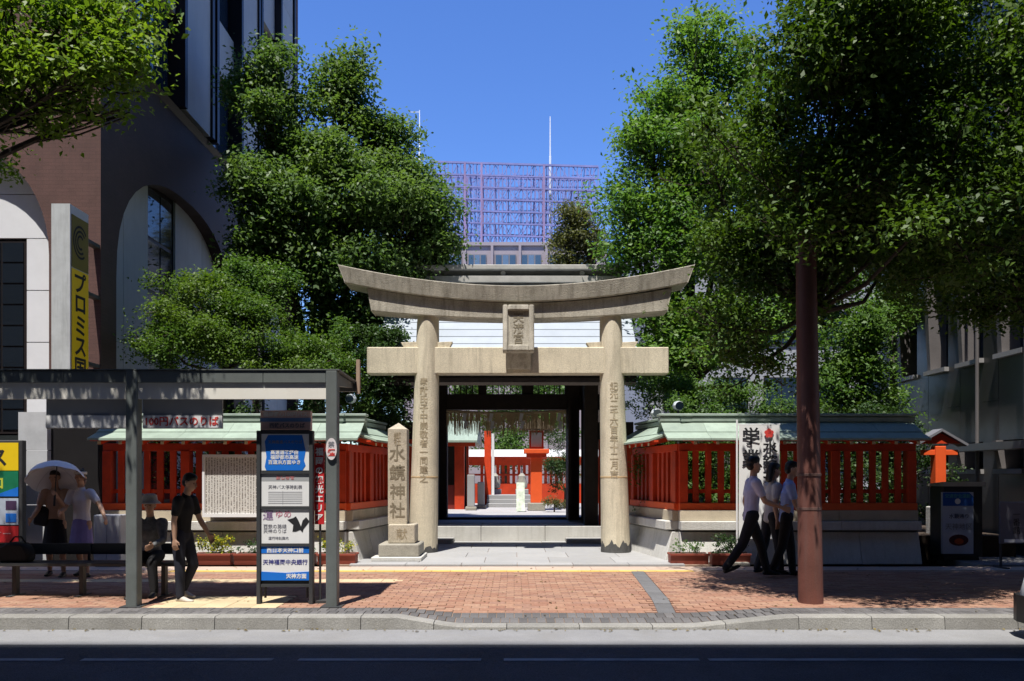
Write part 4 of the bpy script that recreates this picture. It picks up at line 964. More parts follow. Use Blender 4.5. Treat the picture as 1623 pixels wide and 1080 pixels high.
# side arch infill
for uc, hw in ((17.6, 3.05), (24.0, 2.5)):
    ys = [uc-hw, uc-hw*.72, uc-hw*.38, uc-hw*.36, uc+hw*.02, uc+hw*.05, uc+hw*.55, uc+hw]
    xw = CXb-.29
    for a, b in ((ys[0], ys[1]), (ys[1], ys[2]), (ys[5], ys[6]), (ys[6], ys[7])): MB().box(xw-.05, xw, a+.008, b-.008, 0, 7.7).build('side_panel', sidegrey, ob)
    wd_ = MB().box(xw-.1, xw-.06, ys[2], ys[5], 0, 7.7).build('window', frame_dark, ob)
    for k in range(6):
        MB().box(xw-.058, xw-.045, ys[2]+.05, (ys[2]+ys[5])/2-.03, 1.0+k*1.1, 2.02+k*1.1).build('pane', glass, wd_)
        MB().box(xw-.058, xw-.045, (ys[2]+ys[5])/2+.03, ys[5]-.05, 1.0+k*1.1, 2.02+k*1.1).build('pane', glass, wd_)
# upper side: pilasters, spandrels and windows floor by floor
MB().box(CXb-.6, CXb-.4, FYb+.5, 26.5, 9.5, 26).build('upper_side_backing', frame_dark, ob)
for a, b in ((17.7, 19.1), (21.35, 22.6), (25.0, 26.2)):
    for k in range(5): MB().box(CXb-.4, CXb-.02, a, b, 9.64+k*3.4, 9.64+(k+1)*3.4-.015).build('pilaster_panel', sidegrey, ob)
for y in (14.55, 17.6, 19.2, 19.5, 21.25, 22.7, 22.95, 24.85, 26.35): MB().box(CXb-.4, CXb+.03, y-.07, y+.07, 9.64, 26).build('fin', frame_dark, ob)
for a, b in ((14.7, 17.5), (19.6, 21.15), (23.05, 24.75)):
    for k in range(5):
        z0 = 9.64+k*3.4
        wd_ = MB().box(CXb-.4, CXb-.34, a, b, z0, z0+2.0).build('window', frame_dark, ob)
        n = 3 if b-a > 2 else 2
        for j in range(n):
            u0, u1 = a+(b-a)*j/n, a+(b-a)*(j+1)/n
            MB().box(CXb-.335, CXb-.325, u0+.05, u1-.05, z0+.06, z0+1.94).build('pane', glassb, wd_)
        MB().box(CXb-.4, CXb-.18, a, b, z0+2.02, z0+3.38).build('spandrel_panel', sidegrey, ob)
# projecting vertical sign
ps = thing('projecting_sign', 'tall projecting sign with yellow face and black katakana on brown facade', 'sign', (-7.3, 13.2, 3.2))
MB().box(-7.47, -7.17, 12.85, 12.87, 3.0, 5.9).build('front_edge', mat('sign_metal', (.5, .52, .53), .5, .12, 3, dirt=.3, streak=1), ps)
MB().box(-7.47, -7.175, 12.872, 13.42, 3.0, 5.9).build('case', silver, ps)
ly = MB().box(-7.174, -7.165, 12.9, 13.4, 3.02, 4.88).build('yellow_face', yellow, ps)
uy = MB().box(-7.174, -7.165, 12.9, 13.4, 4.90, 5.75).build('shaded_face', olive, ps)  # upper sign face, painted dark to stand for shade
text('プロミス国', .37, (-7.162, 13.15, 3.98), '+x', ink, ly, ext=.002, vertical=True, line=.95, bold=.008)
for r_ in (.07, .13, .19):
    m_ = MB()
    for k in range(22):
        t0, t1 = math.pi*(.2+1.5*k/22), math.pi*(.2+1.5*(k+1)/22)
        m_.add([(-7.162, 13.15+r_*math.cos(t0), 5.35+r_*1.25*math.sin(t0)), (-7.162, 13.15+r_*math.cos(t1), 5.35+r_*1.25*math.sin(t1)), (-7.162, 13.15+(r_+.03)*math.cos(t1), 5.35+(r_+.03)*1.25*math.sin(t1)), (-7.162, 13.15+(r_+.03)*math.cos(t0), 5.35+(r_+.03)*1.25*math.sin(t0))], [(0, 1, 2, 3)])
    m_.build('swirl_mark', ink, uy)
for z in (3.4, 4.6, 5.5): MB().box(-7.4, -7.28, 13.42, 14.0, z, z+.06).build('bracket', steel_dark, ps)
# shop sign at street level
ss = thing('shop_signboard', 'stacked yellow, green and red shop signboard under the white arch', 'sign', (-9.2, 13.5, .3))
sx0, sx1, sy = -10.3, -8.31, 13.45
def spz(y): return PZ(y, sy)
MB().box(sx0, sx1, sy, sy+.12, spz(862), spz(698)).build('case', steel_dark, ss, bevel=.01)
a_ = MB().box(sx0+.03, sx1-.06, sy-.012, sy-.002, spz(746), spz(702)).build('yellow_panel', yellow, ss); text('プロミス', .34, (-9.22, sy-.014, spz(724)), '-y', ink, a_, ext=.001, bold=.008)
a_ = MB().box(sx0+.03, sx1-.06, sy-.012, sy-.002, spz(787), spz(747)).build('green_panel', signgreen, ss)
m_ = MB()
m_.prism_y([(sx0+.03, spz(787)), (sx1-.06, spz(787)), (sx1-.06, spz(772)), (-8.7, spz(783)), (sx0+.03, spz(783))], sy-.016, sy-.013).build('blue_swoosh', blue, a_)
text('プロミスロ', .24, (-9.2, sy-.014, spz(765)), '-y', mat('sign_lime', (.5, .55, .05)), a_, ext=.001, bold=.006)
a_ = MB().box(sx0+.03, sx1-.06, sy-.012, sy-.002, spz(832), spz(790)).build('pale_panel', mat('pale_blue_panel', (.4, .46, .55)), ss)
for k in range(6):
    for j in range(2): MB().box(sx1-.27-k*.3, sx1-.09-k*.3, sy-.017, sy-.013, spz(808+j*20), spz(794+j*20)).build('icon', blue if (k+j) % 2 else mat('icon_dark', (.06, .03, .08)), a_)
a_ = MB().box(sx0+.03, sx1-.06, sy-.012, sy-.002, spz(860), spz(834)).build('red_panel', signred, ss); text('自動契約コーナー', .17, (-9.15, sy-.014, spz(846)), '-y', mat('ink_rosy', (.6, .3, .3)), a_, ext=.001)
# grey cabinet by the entrance
gc = thing('grey_cabinet', 'plain grey metal cabinet beside the dark entrance pier', 'cabinet', (-6.75, 13.3, 0))
MB().box(-6.95, -6.5, 13.15, 13.45, .06, .86).build('body', mat('cabinet_grey', (.36, .37, .4), .5), gc, bevel=.012)
MB().box(-6.93, -6.73, 13.14, 13.149, .1, .83).build('door', mat('cabinet_grey', (.36, .37, .4), .5), gc); MB().box(-6.72, -6.52, 13.14, 13.149, .1, .83).build('door', mat('cabinet_grey', (.36, .37, .4), .5), gc)
MB().box(-6.93, -6.52, 13.17, 13.43, 0, .06).build('plinth', steel_dark, gc)

# ================================================================ RIGHT BUILDING
rb = thing('granite_building', 'dark polished granite building with deep narrow windows behind the street tree', 'building', (13, 17, 0))
RX = 9.5
MB().box(RX+.45, 42, 13.2, 20.6, 0, 30).build('core', frame_dark, rb)  # unseen length and extra height added to block sky light from the side
MB().box(RX, 42, 12.9, 13.3, 0, 30).build('front_wall', granite_dark, rb)
MB().box(RX, 42, 20.5, 20.7, 0, 30).build('rear_wall', granite_dark, rb)
MB().box(RX-.1, 42.1, 12.8, 20.8, 30, 30.4).build('roof', greypanel, rb)
wys = [13.9, 15.2, 16.55, 17.85, 19.2]; ww = .42
zf = [(0, 1.55), (2.2, 3.8), (6.4, 7.6), (10.2, 11.4), (14, 15.2), (17.8, 19), (21.6, 22.8), (25.4, 30)]
# wall panels between window columns, and spandrels
ed = [13.3]+[q for y in wys for q in (y-ww, y+ww)]+[20.5]
for k in range(0, len(ed), 2):
    for j in range(10): MB().box(RX, RX+.45, ed[k]+.004, ed[k+1]-.004, j*3.0+.004, (j+1)*3.0-.004).build('wall_panel', granite_dark, rb)
for y in wys:
    for a, b in zf: MB().box(RX+.004, RX+.45, y-ww, y+ww, a, b).build('spandrel', granite_dark, rb)
    for (a, b), (c, d) in zip(zf[:-1], zf[1:]):
        MB().box(RX-.1, RX+.42, y-ww-.03, y+ww+.03, b-.002, b+.09).build('sill', mat('pale_sill', (.28, .27, .265), .6), rb)
        wd_ = MB().box(RX+.36, RX+.40, y-ww+.002, y+ww-.002, b+.09, c).build('window', frame_dark, rb)
        MB().box(RX+.345, RX+.358, y-ww+.05, y+ww-.05, b+.14, c-.05).build('pane', glass, wd_)
        # splayed stone fin on the far side of each opening
        MB().prism_y([(RX-.14, c), (RX-.02, b+.1), (RX+.34, b+.1), (RX+.34, c)][::-1], y+ww-.14, y+ww-.004).build('splayed_fin', granite_trim, rb)
for y in (13.15, 14.55, 20.0): MB().box(RX-.12, RX-.003, y-.11, y+.11, 0, 30).build('pilaster', granite_trim, rb)
MB().box(RX-.5, RX-.13, 13.3, 18.6, 2.0, 2.14).build('canopy', mat('canopy_steel', (.12, .13, .135), .5), rb)
MB().tube((RX-.2, 16.0, 0), (RX-.2, 16.0, 8), .035).build('drainpipe', granite_trim, rb)
pl = thing('side_paving', 'pale paving strip between the red wall and the granite building', 'paving', (8.6, 15, 0), kind='structure')
MB().box(7.75, 9.45, 13.3, 21, -.1, .02).build('slab', concrete, pl)

# black poster cabinet
pc = thing('poster_cabinet', 'black cabinet with blue and white poster beside the red lantern post', 'cabinet', (7.3, 13.3, 0))
MB().box(6.98, 7.68, 13.05, 13.5, .08, 1.32).build('body', mat('cabinet_black', (.04, .042, .045), .5), pc, bevel=.015)
MB().prism_x([(13.0, 1.32), (13.55, 1.32), (13.55, 1.36), (13.0, 1.40)], 6.95, 7.71).build('lid', mat('pale_lid', (.45, .43, .36), .6), pc)
MB().box(7.02, 7.64, 13.1, 13.45, 0, .08).build('plinth', steel_dark, pc)
po = MB().box(6.94, 7.48, 12.99, 13.045, .14, 1.22).build('poster', mat('poster_pale', (.5, .55, .66), .5, .06), pc)
MB().prism_y([(6.945, .98), (7.475, .98), (7.475, 1.14), (7.4, 1.215), (6.945, 1.215)], 12.982, 12.989).build('blue_top', mat('poster_blue', (.02, .1, .4)), po)
MB().tube((7.2, 12.984, 1.06), (7.2, 12.98, 1.06), .05, n=16).build('white_disc', white, po)
text('交通安全運動', .075, (7.2, 12.98, 1.155), '-y', mat('ink_teal', (.1, .4, .35)), po, ext=.001)
text('天神地区', .12, (7.22, 12.985, .62), '-y', inkgrey, po, ext=.001)
text('水鏡通り', .09, (7.22, 12.985, .8), '-y', navy, po, ext=.001)
n = 20; MB().prism_y([(7.22+.17*math.cos(2*math.pi*k/n), .38+.10*math.sin(2*math.pi*k/n)) for k in range(n)], 12.982, 12.989).build('dark_ring', mat('print_maroon', (.08, .02, .03)), po)
MB().prism_y([(7.22+.08*math.cos(2*math.pi*k/n), .36+.05*math.sin(2*math.pi*k/n)) for k in range(n)], 12.976, 12.981).build('orange_spot', mat('print_orange', (.5, .08, .02)), po)
# red lantern post by the wall end
lr = thing('red_lantern_post', 'bright orange red post with small gabled roof at the wall end', 'post', (7.28, 13.75, 0))
MB().box(7.18, 7.38, 13.65, 13.85, .9, 2.05).build('shaft', redlit, lr, bevel=.008)
MB().box(7.12, 7.44, 13.59, 13.91, .02, .9).build('stone_foot', plinthstone, lr, bevel=.015)
MB().box(6.97, 7.62, 13.68, 13.82, 1.88, 1.98).build('cross_arm', redlit, lr, bevel=.006)
MB().prism_y([(6.9, 2.1), (7.66, 2.1), (7.28, 2.3)], 13.66, 13.84).build('gable', red, lr)
for s_ in (-1, 1): MB().prism_y([(7.28, 2.33), (7.28, 2.38), (7.28+s_*.5, 2.09), (7.28+s_*.48, 2.05)][::(1 if s_ < 0 else -1)], 13.6, 13.95).build('roof_slope', mat('grey_roof', (.17, .17, .19), .6), lr)
pc.location = (7.86, 14.25, 0); lr.location = (PX(1487, 15.2), 15.2, .02)
# grey sign stand
gs = thing('grey_sign_stand', 'low dark grey sign panel on legs before the granite building', 'sign', (8.35, 13.0, 0))
b_ = MB().box(7.92, 8.75, 12.98, 13.02, .40, 1.08).build('panel', mat('sign_slate', (.13, .13, .16), .5), gs, bevel=.006)
text('一番館', .13, (8.19, 12.975, .75), '-y', ink, b_, ext=.001, vertical=True)
for x in (7.95, 8.68): MB().box(x, x+.03, 13.022, 13.05, 0, 1.06).build('leg', steel_dark, gs); MB().box(x-.02, x+.05, 12.85, 13.2, 0, .02).build('foot', steel_dark, gs)
MB().box(7.99, 8.7, 12.97, 12.979, .42, .47).build('base_trim', white, b_)
# banner
bnr = thing('shrine_banner', 'tall white cloth banner with black brush characters and red plum blossom', 'banner', (4.1, 13.5, 0))
bnx0, bnx1 = PX(1170, 13.4), PX(1234, 13.4)
m_ = MB(); n = 14; vs = []
for k in range(n+1):
    z = .45+(2.36-.45)*k/n
    for j in range(7):
        u = j/6; vs.append((bnx0+(bnx1-bnx0)*u, 13.36+.012*math.sin(u*6+z*2.2), z))
for k in range(n):
    for j in range(6): i = k*7+j; m_.f.append((i, i+1, i+8, i+7))
m_.v = vs; m_.build('cloth', paper, bnr, smooth=True)
lx, rx = bnx0+.2, bnx0+.5
for ch, z in (('学', 2.17), ('業', 1.8)): text(ch, .31, (lx, 13.34, z), '-y', ink, bnr, ext=.001, bold=.006)
for ch, z in (('水', 1.99), ('鏡', 1.735), ('天', 1.46)): text(ch, .25, (rx+.02, 13.34, z), '-y', ink, bnr, ext=.001, bold=.006)
m_ = MB()
for k in range(5):
    t0 = math.pi/2+2*math.pi*k/5; cx, cz = rx+.045*math.cos(t0), 2.22+.045*math.sin(t0)
    m_.prism_y([(cx+.036*math.cos(2*math.pi*j/12), cz+.036*math.sin(2*math.pi*j/12)) for j in range(12)], 13.338-k*.0006, 13.3415)
m_.build('plum_blossom_mark', inkred, bnr)
MB().tube((bnx0-.02, 13.4, 0), (bnx0-.02, 13.4, 2.45), .016).build('pole', white, bnr); MB().tube((bnx0-.02, 13.4, 2.37), (bnx1+.02, 13.38, 2.37), .01).build('top_bar', white, bnr)
MB().box(bnx0-.2, bnx0+.16, 13.25, 13.55, 0, .06).build('foot', basestone, bnr, bevel=.01)

# garden floodlights above the walls
for x, y, z, lb_ in ((PX(1075, 15.2), 15.2, PZ(645, 15.2), 'larger silver floodlight on stem above the red wall beside the hedge'), (PX(1040, 15.4), 15.4, PZ(657, 15.4), 'smaller silver floodlight low over the wall beside the torii pillar'), (PX(556, 15.2), 15.2, PZ(634, 15.2), 'silver floodlight peeking out beside the shelter finial')):
    f = thing('floodlight', lb_, 'floodlight', (x, y, .3))
    MB().tube((x, y, .3), (x, y, z-.06), .02).build('stem', steel_dark, f)
    MB().lathe([(.03, z-.07), (.09, z-.04), (.11, z+.02), (.08, z+.09), (.02, z+.11)], (x, y), 14).build('head', mat('lamp_silver', (.6, .65, .7), .3, metal=.2), f, smooth=True)
    MB().tube((x, y-.09, z+.02), (x, y-.125, z+.01), .07, .08, 14).build('lens', glassb, f)

# ================================================================ FAR BUILDING AND SCAFFOLD
fb = thing('mauve_building', 'mauve grey office block with row of windows behind the gatehouse roof', 'building', (1, 74, 0))
FY = 70
zt = PZ(390, FY)
MB().box(PX(640, FY), PX(962, FY), FY, FY+14, 0, zt).build('wall', mauve, fb)
MB().box(PX(638, FY), PX(964, FY), FY-.15, FY+14.1, zt, zt+.3).build('parapet', mauve, fb)
for k, (a, b) in enumerate(((660, 690), (700, 732), (742, 771), (785, 818), (826, 858), (870, 895), (905, 935))):
    for fl in range(3):
        y0, y1 = 404+fl*62, 426+fl*62
        wd_ = MB().box(PX(a, FY), PX(b, FY), FY-.12, FY-.01, PZ(y1, FY), PZ(y0, FY)).build('window', mat('far_frame', (.2, .19, .2), .5), fb)
        n = 3
        for j in range(n):
            u0, u1 = PX(a, FY)+(PX(b, FY)-PX(a, FY))*j/n, PX(a, FY)+(PX(b, FY)-PX(a, FY))*(j+1)/n
            MB().box(u0+.06, u1-.06, FY-.15, FY-.125, PZ(y1, FY)+.08, PZ(y0, FY)-.08).build('pane', glassy('far_glass%d' % (j % 2), ((.05, .09, .13), (.12, .18, .25))[j % 2], .15), wd_)
for a in (735, 778, 822, 864, 900): MB().box(PX(a, FY), PX(a+4, FY), FY-.3, FY-.01, 0, zt).build('rib', mauve, fb)
sf = thing('rooftop_billboard_frame', 'open lattice of mauve steel for a billboard on the far roof', 'billboard frame', (0, 74, zt))
FZ0, FZ1 = zt+.3, PZ(262, 72)
xa, xb_ = PX(684, 72), PX(948, 72)
def tilt(x): return -.45*(x-xa)/(xb_-xa)
for plane, yy in ((0, 72.0), (1, 75.5)):
    for k in range(8):
        z = FZ0+(FZ1-FZ0)*k/7
        MB().tube((xa, yy, z+.3), (xb_, yy, z-.15+.1*plane), .12 if k in (0, 7) else .095, n=4).build('rail', scaffold, sf)
    for k in range(41):
        x = xa+(xb_-xa)*k/40; big = k in (8, 12, 27)
        MB().tube((x, yy, FZ0-.2), (x, yy, FZ1+.3+tilt(x)), .13 if big else .06, n=4).build('upright', rusty if big else scaffold, sf)
mb = MB()
for k in range(26):
    x0, x1 = xa+(xb_-xa)*k/26, xa+(xb_-xa)*(k+1)/26
    for r_ in range(7):
        z0, z1 = FZ0+(FZ1-FZ0)*r_/7, FZ0+(FZ1-FZ0)*(r_+1)/7
        if random.random() < .95: mb.tube((x0, 72.05, z0) if (k+r_) % 2 else (x0, 72.05, z1), (x1, 72.05, z1) if (k+r_) % 2 else (x1, 72.05, z0), .035, n=3)
        mb.tube((x0, 73.8, z1) if (k+r_) % 2 else (x0, 73.8, z0), (x1, 73.8, z0) if (k+r_) % 2 else (x1, 73.8, z1), .035, n=3)
        if random.random() < .6: mb.tube((x0, 73, (z0+z1)/2), (x1, 73, (z0+z1)/2), .04, n=3)
        if random.random() < .4: mb.tube((x0, 72, z0), (x0, 75.5, z0), .05, n=3)
        if random.random() < .5: mb.tube((x0, 72, z1), (x0, 75.5, z0), .035, n=3)
mb.build('bracing', scaffold, sf, kind='stuff')
for px_, y0, y1, lb_ in ((872, 185, 268, 'tall thin white antenna mast rising from the billboard frame'), (665, 175, 262, 'thin pale antenna mast behind the camphor crown')):
    a_ = thing('antenna_mast', lb_, 'antenna', (PX(px_, 73), 73, PZ(y1, 73)))
    x = PX(px_, 73)
    MB().tube((x, 73, zt-.2), (x, 73, PZ(y1-20, 73)), .11, .1, 6).build('mast', white, a_)
    MB().tube((x, 73, PZ(y1-20, 73)), (x, 73, PZ(y0, 73)), .07, .04, 6).build('tip', white, a_)
    if px_ == 665: MB().tube((x-.9, 73, PZ(178, 73)), (x, 73, PZ(178, 73)), .03, n=4).build('crossbar', white, a_)

rw_ = thing('boundary_wall', 'plain concrete boundary wall behind the trees at the precinct edge', 'wall', (6, 24.6, .38))
for k in range(4): MB().box(2.9+k*1.6+.004, 2.9+(k+1)*1.6-.004, 24.5, 24.7, .2, 2.5).build('wall_panel', mat('boundary_concrete', (.13, .13, .12), .9, .2, 1.5, .2, dirt=.5), rw_)
MB().box(2.85, 9.35, 24.45, 24.75, 2.5, 2.6).build('coping', mat('boundary_concrete', (.13, .13, .12)), rw_)
tw = thing('pale_office_block', 'pale office block glimpsed through the trees beyond the precinct', 'building', (16, 52, 0))
MB().box(7.8, 26, 46, 58, 0, 16.2).build('wall', mat('pale_block', (.34, .35, .37), .7, .06, .4), tw)
MB().box(7.7, 26.1, 45.9, 58.1, 16.2, 16.6).build('roof', greypanel, tw)
for fl in range(4):
    for k in range(6):
        wd_ = MB().box(8.6+k*2.9, 10.6+k*2.9, 45.9, 45.99, 1.5+fl*3.8, 3.4+fl*3.8).build('window', frame_dark, tw)
        for j in range(2): MB().box(8.66+k*2.9+j*.97, 9.57+k*2.9+j*.97, 45.87, 45.898, 1.56+fl*3.8, 3.34+fl*3.8).build('pane', glassb, wd_)
# building across the street, whose shade lies over the roadway
ac = thing('opposite_building', 'long pale office block across the street, its shade lying over the roadway', 'building', (0, -12, 0))
kY = math.cos(R(SUN_AZ))/math.tan(R(SUN_EL)); HB = (7.76+5.0)/kY-.14
MB().box(-60, 60, -20, -5, -.2, HB).build('wall', mat('opposite_wall', (.14, .135, .13), .7, .08, .5), ac)
MB().box(-60, 60, -20.2, -5.0, HB, HB+.01).build('roof', greypanel, ac)
for k in range(9):
    z0 = 1.2+k*3.4
    wd_ = MB().box(-44, 44, -5.0, -4.96, z0, z0+1.7).build('window_band', frame_dark, ac)
    for j in range(29): MB().box(-43.9+j*3.03, -43.9+j*3.03+2.95, -4.96, -4.95, z0+.05, z0+1.65).build('pane', glass, wd_)

# ================================================================ CAR NOSE AT THE KERB
cr = thing('parked_car', 'white car by the kerb, its nose just showing past the brown pole', 'car', (7.3, 7.3, -.14))
carw = mat('car_white', (.5, .52, .54), .2, .02, spec=.6); tyre = mat('tyre', (.015, .015, .015), .8)
def carsec(x, w_, z0, z1, zsh):     # half section from floor to top
    return [(x, 7.35-w_*.92, z0), (x, 7.35-w_, zsh), (x, 7.35-w_*.86, z1), (x, 7.35+w_*.86, z1), (x, 7.35+w_, zsh), (x, 7.35+w_*.92, z0)]
secs = [carsec(5.2, .55, .12, .42, .3), carsec(5.24, .68, .06, .52, .3), carsec(5.45, .8, .05, .6, .32), carsec(6.3, .82, .05, .72, .36), carsec(7.2, .82, .05, .78, .4), carsec(8.6, .82, .05, .78, .42), carsec(9.2, .78, .06, .74, .42), carsec(9.35, .7, .12, .6, .4)]
m_ = MB()
for s_ in secs: m_.v += s_
for k in range(len(secs)-1):
    for j in range(6): m_.f.append((k*6+j, k*6+(j+1) % 6, (k+1)*6+(j+1) % 6, (k+1)*6+j))
m_.f += [(0, 1, 2, 3, 4, 5)[::-1], tuple(len(secs)*6-6+j for j in range(6))]
m_.f = [tuple(reversed(f)) for f in m_.f]
bdy = m_.build('body', carw, cr, bevel=.03, smooth=True)
cab = [[(6.35, 6.68, .72), (6.35, 8.02, .72)], [(7.1, 6.78, 1.25), (7.1, 7.92, 1.25)], [(8.5, 6.78, 1.25), (8.5, 7.92, 1.25)], [(9.1, 6.7, .76), (9.1, 8.0, .76)]]
v = [p for c in cab for p in c]
MB().add(v, [(0, 2, 3, 1), (2, 4, 5, 3), (4, 6, 7, 5), (0, 6, 4, 2), (1, 3, 5, 7)]).build('cabin', glass, cr, bevel=.03)
MB().box(7.05, 8.5, 6.82, 7.88, 1.245, 1.29).build('roof', carw, cr, bevel=.02)
for x in (5.95, 8.55):
    for y in (6.58, 7.98):
        wl = MB().tube((x, y, .16), (x, y+.16, .16), .30, n=22).build('wheel', tyre, cr, smooth=True)
        MB().tube((x, y-.006, .16), (x, y+.166, .16), .19, n=16).build('rim', silver, wl)
for y in (6.86, 7.62): MB().box(5.19, 5.3, y, y+.24, .36, .47).build('headlight', mat('lamp_glass', (.6, .65, .7), .1, spec=.8), cr, bevel=.02)
MB().box(5.175, 5.2, 6.95, 7.75, .14, .26).build('grille', black, cr)
m_ = MB()
for q in ((5.17, .6), (5.215, .72), (5.42, .835), (5.62, .84)): m_.v += [(q[0], 7.35-q[1], .03), (q[0], 7.35-q[1], .30), (q[0], 7.35+q[1], .30), (q[0], 7.35+q[1], .03)]
for k in range(3):
    for j in range(4): m_.f.append((k*4+j, k*4+(j+1) % 4, (k+1)*4+(j+1) % 4, (k+1)*4+j))
m_.f += [(0, 1, 2, 3), (12, 15, 14, 13)]
m_.build('bumper', black, cr, smooth=True)

cr.location = (7.22, 7.42, -.14)
# ================================================================ PEOPLE
skin = mat('skin', (.42, .25, .17), .55, .06, 6)
def mcloth(name, c, var=.1): return mat(name, c, .85, var, 9)
hairm = mat('black_hair', (.012, .010, .009), .5, .2, 20)
_sph = []
for i in range(7):
    ph = math.pi*i/6
    for j in range(12 if 0 < i < 6 else 1):
        th = 2*math.pi*j/12; _sph.append(Vector((math.sin(ph)*math.cos(th), math.sin(ph)*math.sin(th), math.cos(ph))))
def volume(items, name, m, parent, vox, smooth=4, label=None):
    """union of rounded volumes, each the hull of ellipsoids (centre, radii), grown into one skin"""
    bm = bmesh.new()
    for it in items:
        vs = []
        for c, r in it:
            r = r if isinstance(r, tuple) else (r, r, r)
            for s_ in _sph: vs.append(bm.verts.new((c[0]+s_.x*r[0], c[1]+s_.y*r[1], c[2]+s_.z*r[2])))
        g = bmesh.ops.convex_hull(bm, input=vs, use_existing_faces=False)
        dead = [e for e in g['geom_interior']+g['geom_unused'] if isinstance(e, bmesh.types.BMVert)]
        bmesh.ops.delete(bm, geom=list(set(dead)), context='VERTS')
    me = bpy.data.meshes.new(name); bm.to_mesh(me); bm.free()
    o = bpy.data.objects.new(name, me); COL.objects.link(o)
    md = o.modifiers.new('r', 'REMESH'); md.mode = 'VOXEL'; md.voxel_size = vox; md.use_smooth_shade = True
    if smooth: s2 = o.modifiers.new('s', 'SMOOTH'); s2.factor = .5; s2.iterations = smooth
    dg = bpy.context.evaluated_depsgraph_get(); me2 = bpy.data.meshes.new_from_object(o.evaluated_get(dg))
    bpy.data.objects.remove(o); bpy.data.meshes.remove(me)
    me2.materials.clear()
    return link(name, me2, m, parent, None, label)
def person(label, loc, rz, H, legs, arms, lean=0, head=(0, 0), top='shirt', topmat=None, legmat=None, bottom='trousers', hair='short', sleeve='short', shoe=None, seat=None, hat=None, twist=0, group=None):
    """figure facing -y. legs/arms: (left, right) tuples of angles; left is +x"""
    P = thing('person', label, 'person', (0, 0, 0), group)
    s = H/1.7; V3 = Vector
    hipz = (seat if seat is not None else .90*s)
    pel = V3((0, 0, hipz)); ln = R(lean)
    upv = V3((0, -math.sin(ln), math.cos(ln))); fw = V3((0, -math.cos(ln), -math.sin(ln)))
    waist = pel+upv*.16*s; chest = pel+upv*.36*s; neck0 = pel+upv*.53*s; 
    hp, hy = R(head[0]), R(head[1])
    hup = V3((math.sin(hy)*0, -math.sin(ln*.6+hp), math.cos(ln*.6+hp)))
    neck1 = neck0+hup*.08*s; hc = neck1+hup*.115*s
    hM = Matrix.Rotation(hy, 3, 'Z') @ Matrix.Rotation(ln*.6+hp, 3, 'X')
    def hl(x, y, z): return hc+hM @ V3((x*s, y*s, z*s))
    body, shirt, trou, shoes = [], [], [], []
    # head: skull, jaw, nose, ears
    body += [[(hl(0, .012, .03), (.074*s, .09*s, .09*s)), (hl(0, -.03, -.04), (.058*s, .06*s, .06*s)), (hl(0, -.055, -.088), (.032*s, .03*s, .025*s))],
             [(hl(0, -.092, .015), .009*s), (hl(0, -.112, -.022), .013*s)], [(hl(.076, .005, -.005), (.012*s, .02*s, .03*s))], [(hl(-.076, .005, -.005), (.012*s, .02*s, .03*s))],
             [(hl(0, -.088, -.055), (.024*s, .014*s, .010*s))], [(neck0-upv*.04*s, .056*s), (neck1+hup*.03*s, .05*s)],
             [(pel, (.11*s, .08*s, .08*s)), (waist, (.10*s, .075*s, .06*s)), (chest, (.13*s, .085*s, .09*s)), (neck0-upv*.04*s, (.10*s, .05*s, .03*s))]]
    g = .016*s
    if top != 'none':
        shirt += [[(pel-upv*.06*s, (.150*s, .108*s, .05*s)), (waist, (.135*s, .10*s, .06*s))], [(waist, (.135*s, .10*s, .06*s)), (chest, (.155*s, .112*s, .08*s))],
                  [(chest, (.155*s, .112*s, .08*s)), (neck0-upv*.035*s, (.125*s, .065*s, .03*s))], [(neck0-upv*.03*s, .066*s), (neck0+upv*.012*s, .062*s)]]
    hands = []
    for sd, a in zip((1, -1), arms):
        sh_ = neck0-upv*.055*s+V3((sd*.172*s, 0, 0)); fl, ab, el, eo = a
        d1 = V3((sd*math.sin(R(ab)), -math.sin(R(fl))*math.cos(R(ab)), -math.cos(R(fl))*math.cos(R(ab))))
        elb = sh_+d1*.285*s
        d2 = V3((sd*math.sin(R(ab*.6+eo)), -math.sin(R(fl+el)), -math.cos(R(fl+el)))).normalized()
        wr = elb+d2*.245*s
        body += [[(sh_, .052*s), (elb, .038*s)], [(elb, .038*s), (elb.lerp(wr, .35), .039*s), (wr, .025*s)]]
        # hand: palm, four bent fingers, thumb from the side of the palm
        side_ = V3((0, -1, 0)).cross(d2); side_ = (V3((sd, 0, 0))-d2*d2.dot(V3((sd, 0, 0)))).normalized(); fr = d2.cross(side_).normalized()
        if fr.y > 0: fr = -fr
        pc_ = wr+d2*.05*s
        body += [[(wr, (.024*s)), (pc_+fr*.022*s, .017*s), (pc_-fr*.022*s, .017*s), (wr+d2*.085*s+fr*.03*s, .011*s), (wr+d2*.085*s-fr*.03*s, .011*s)]]
        curl = -side_*sd*0-side_
        for q, lf in ((-.036, .058), (-.012, .070), (.012, .074), (.036, .066)):
            k0 = wr+d2*.085*s-fr*q*s; k1 = k0+(d2*.9+curl*.25).normalized()*lf*.55*s; k2 = k1+(d2*.6+curl*.8).normalized()*lf*.5*s
            body += [[(k0, .0098*s), (k1, .0092*s)], [(k1, .0092*s), (k2, .008*s)]]
        t0 = wr+d2*.025*s+fr*.024*s; t1 = t0+(fr*.8+d2*.6).normalized()*.045*s; t2 = t1+(d2*.95+fr*.2).normalized()*.034*s
        body += [[(t0, .014*s), (t1, .0115*s)], [(t1, .0115*s), (t2, .009*s)]]
        hands.append(wr+d2*.09*s)
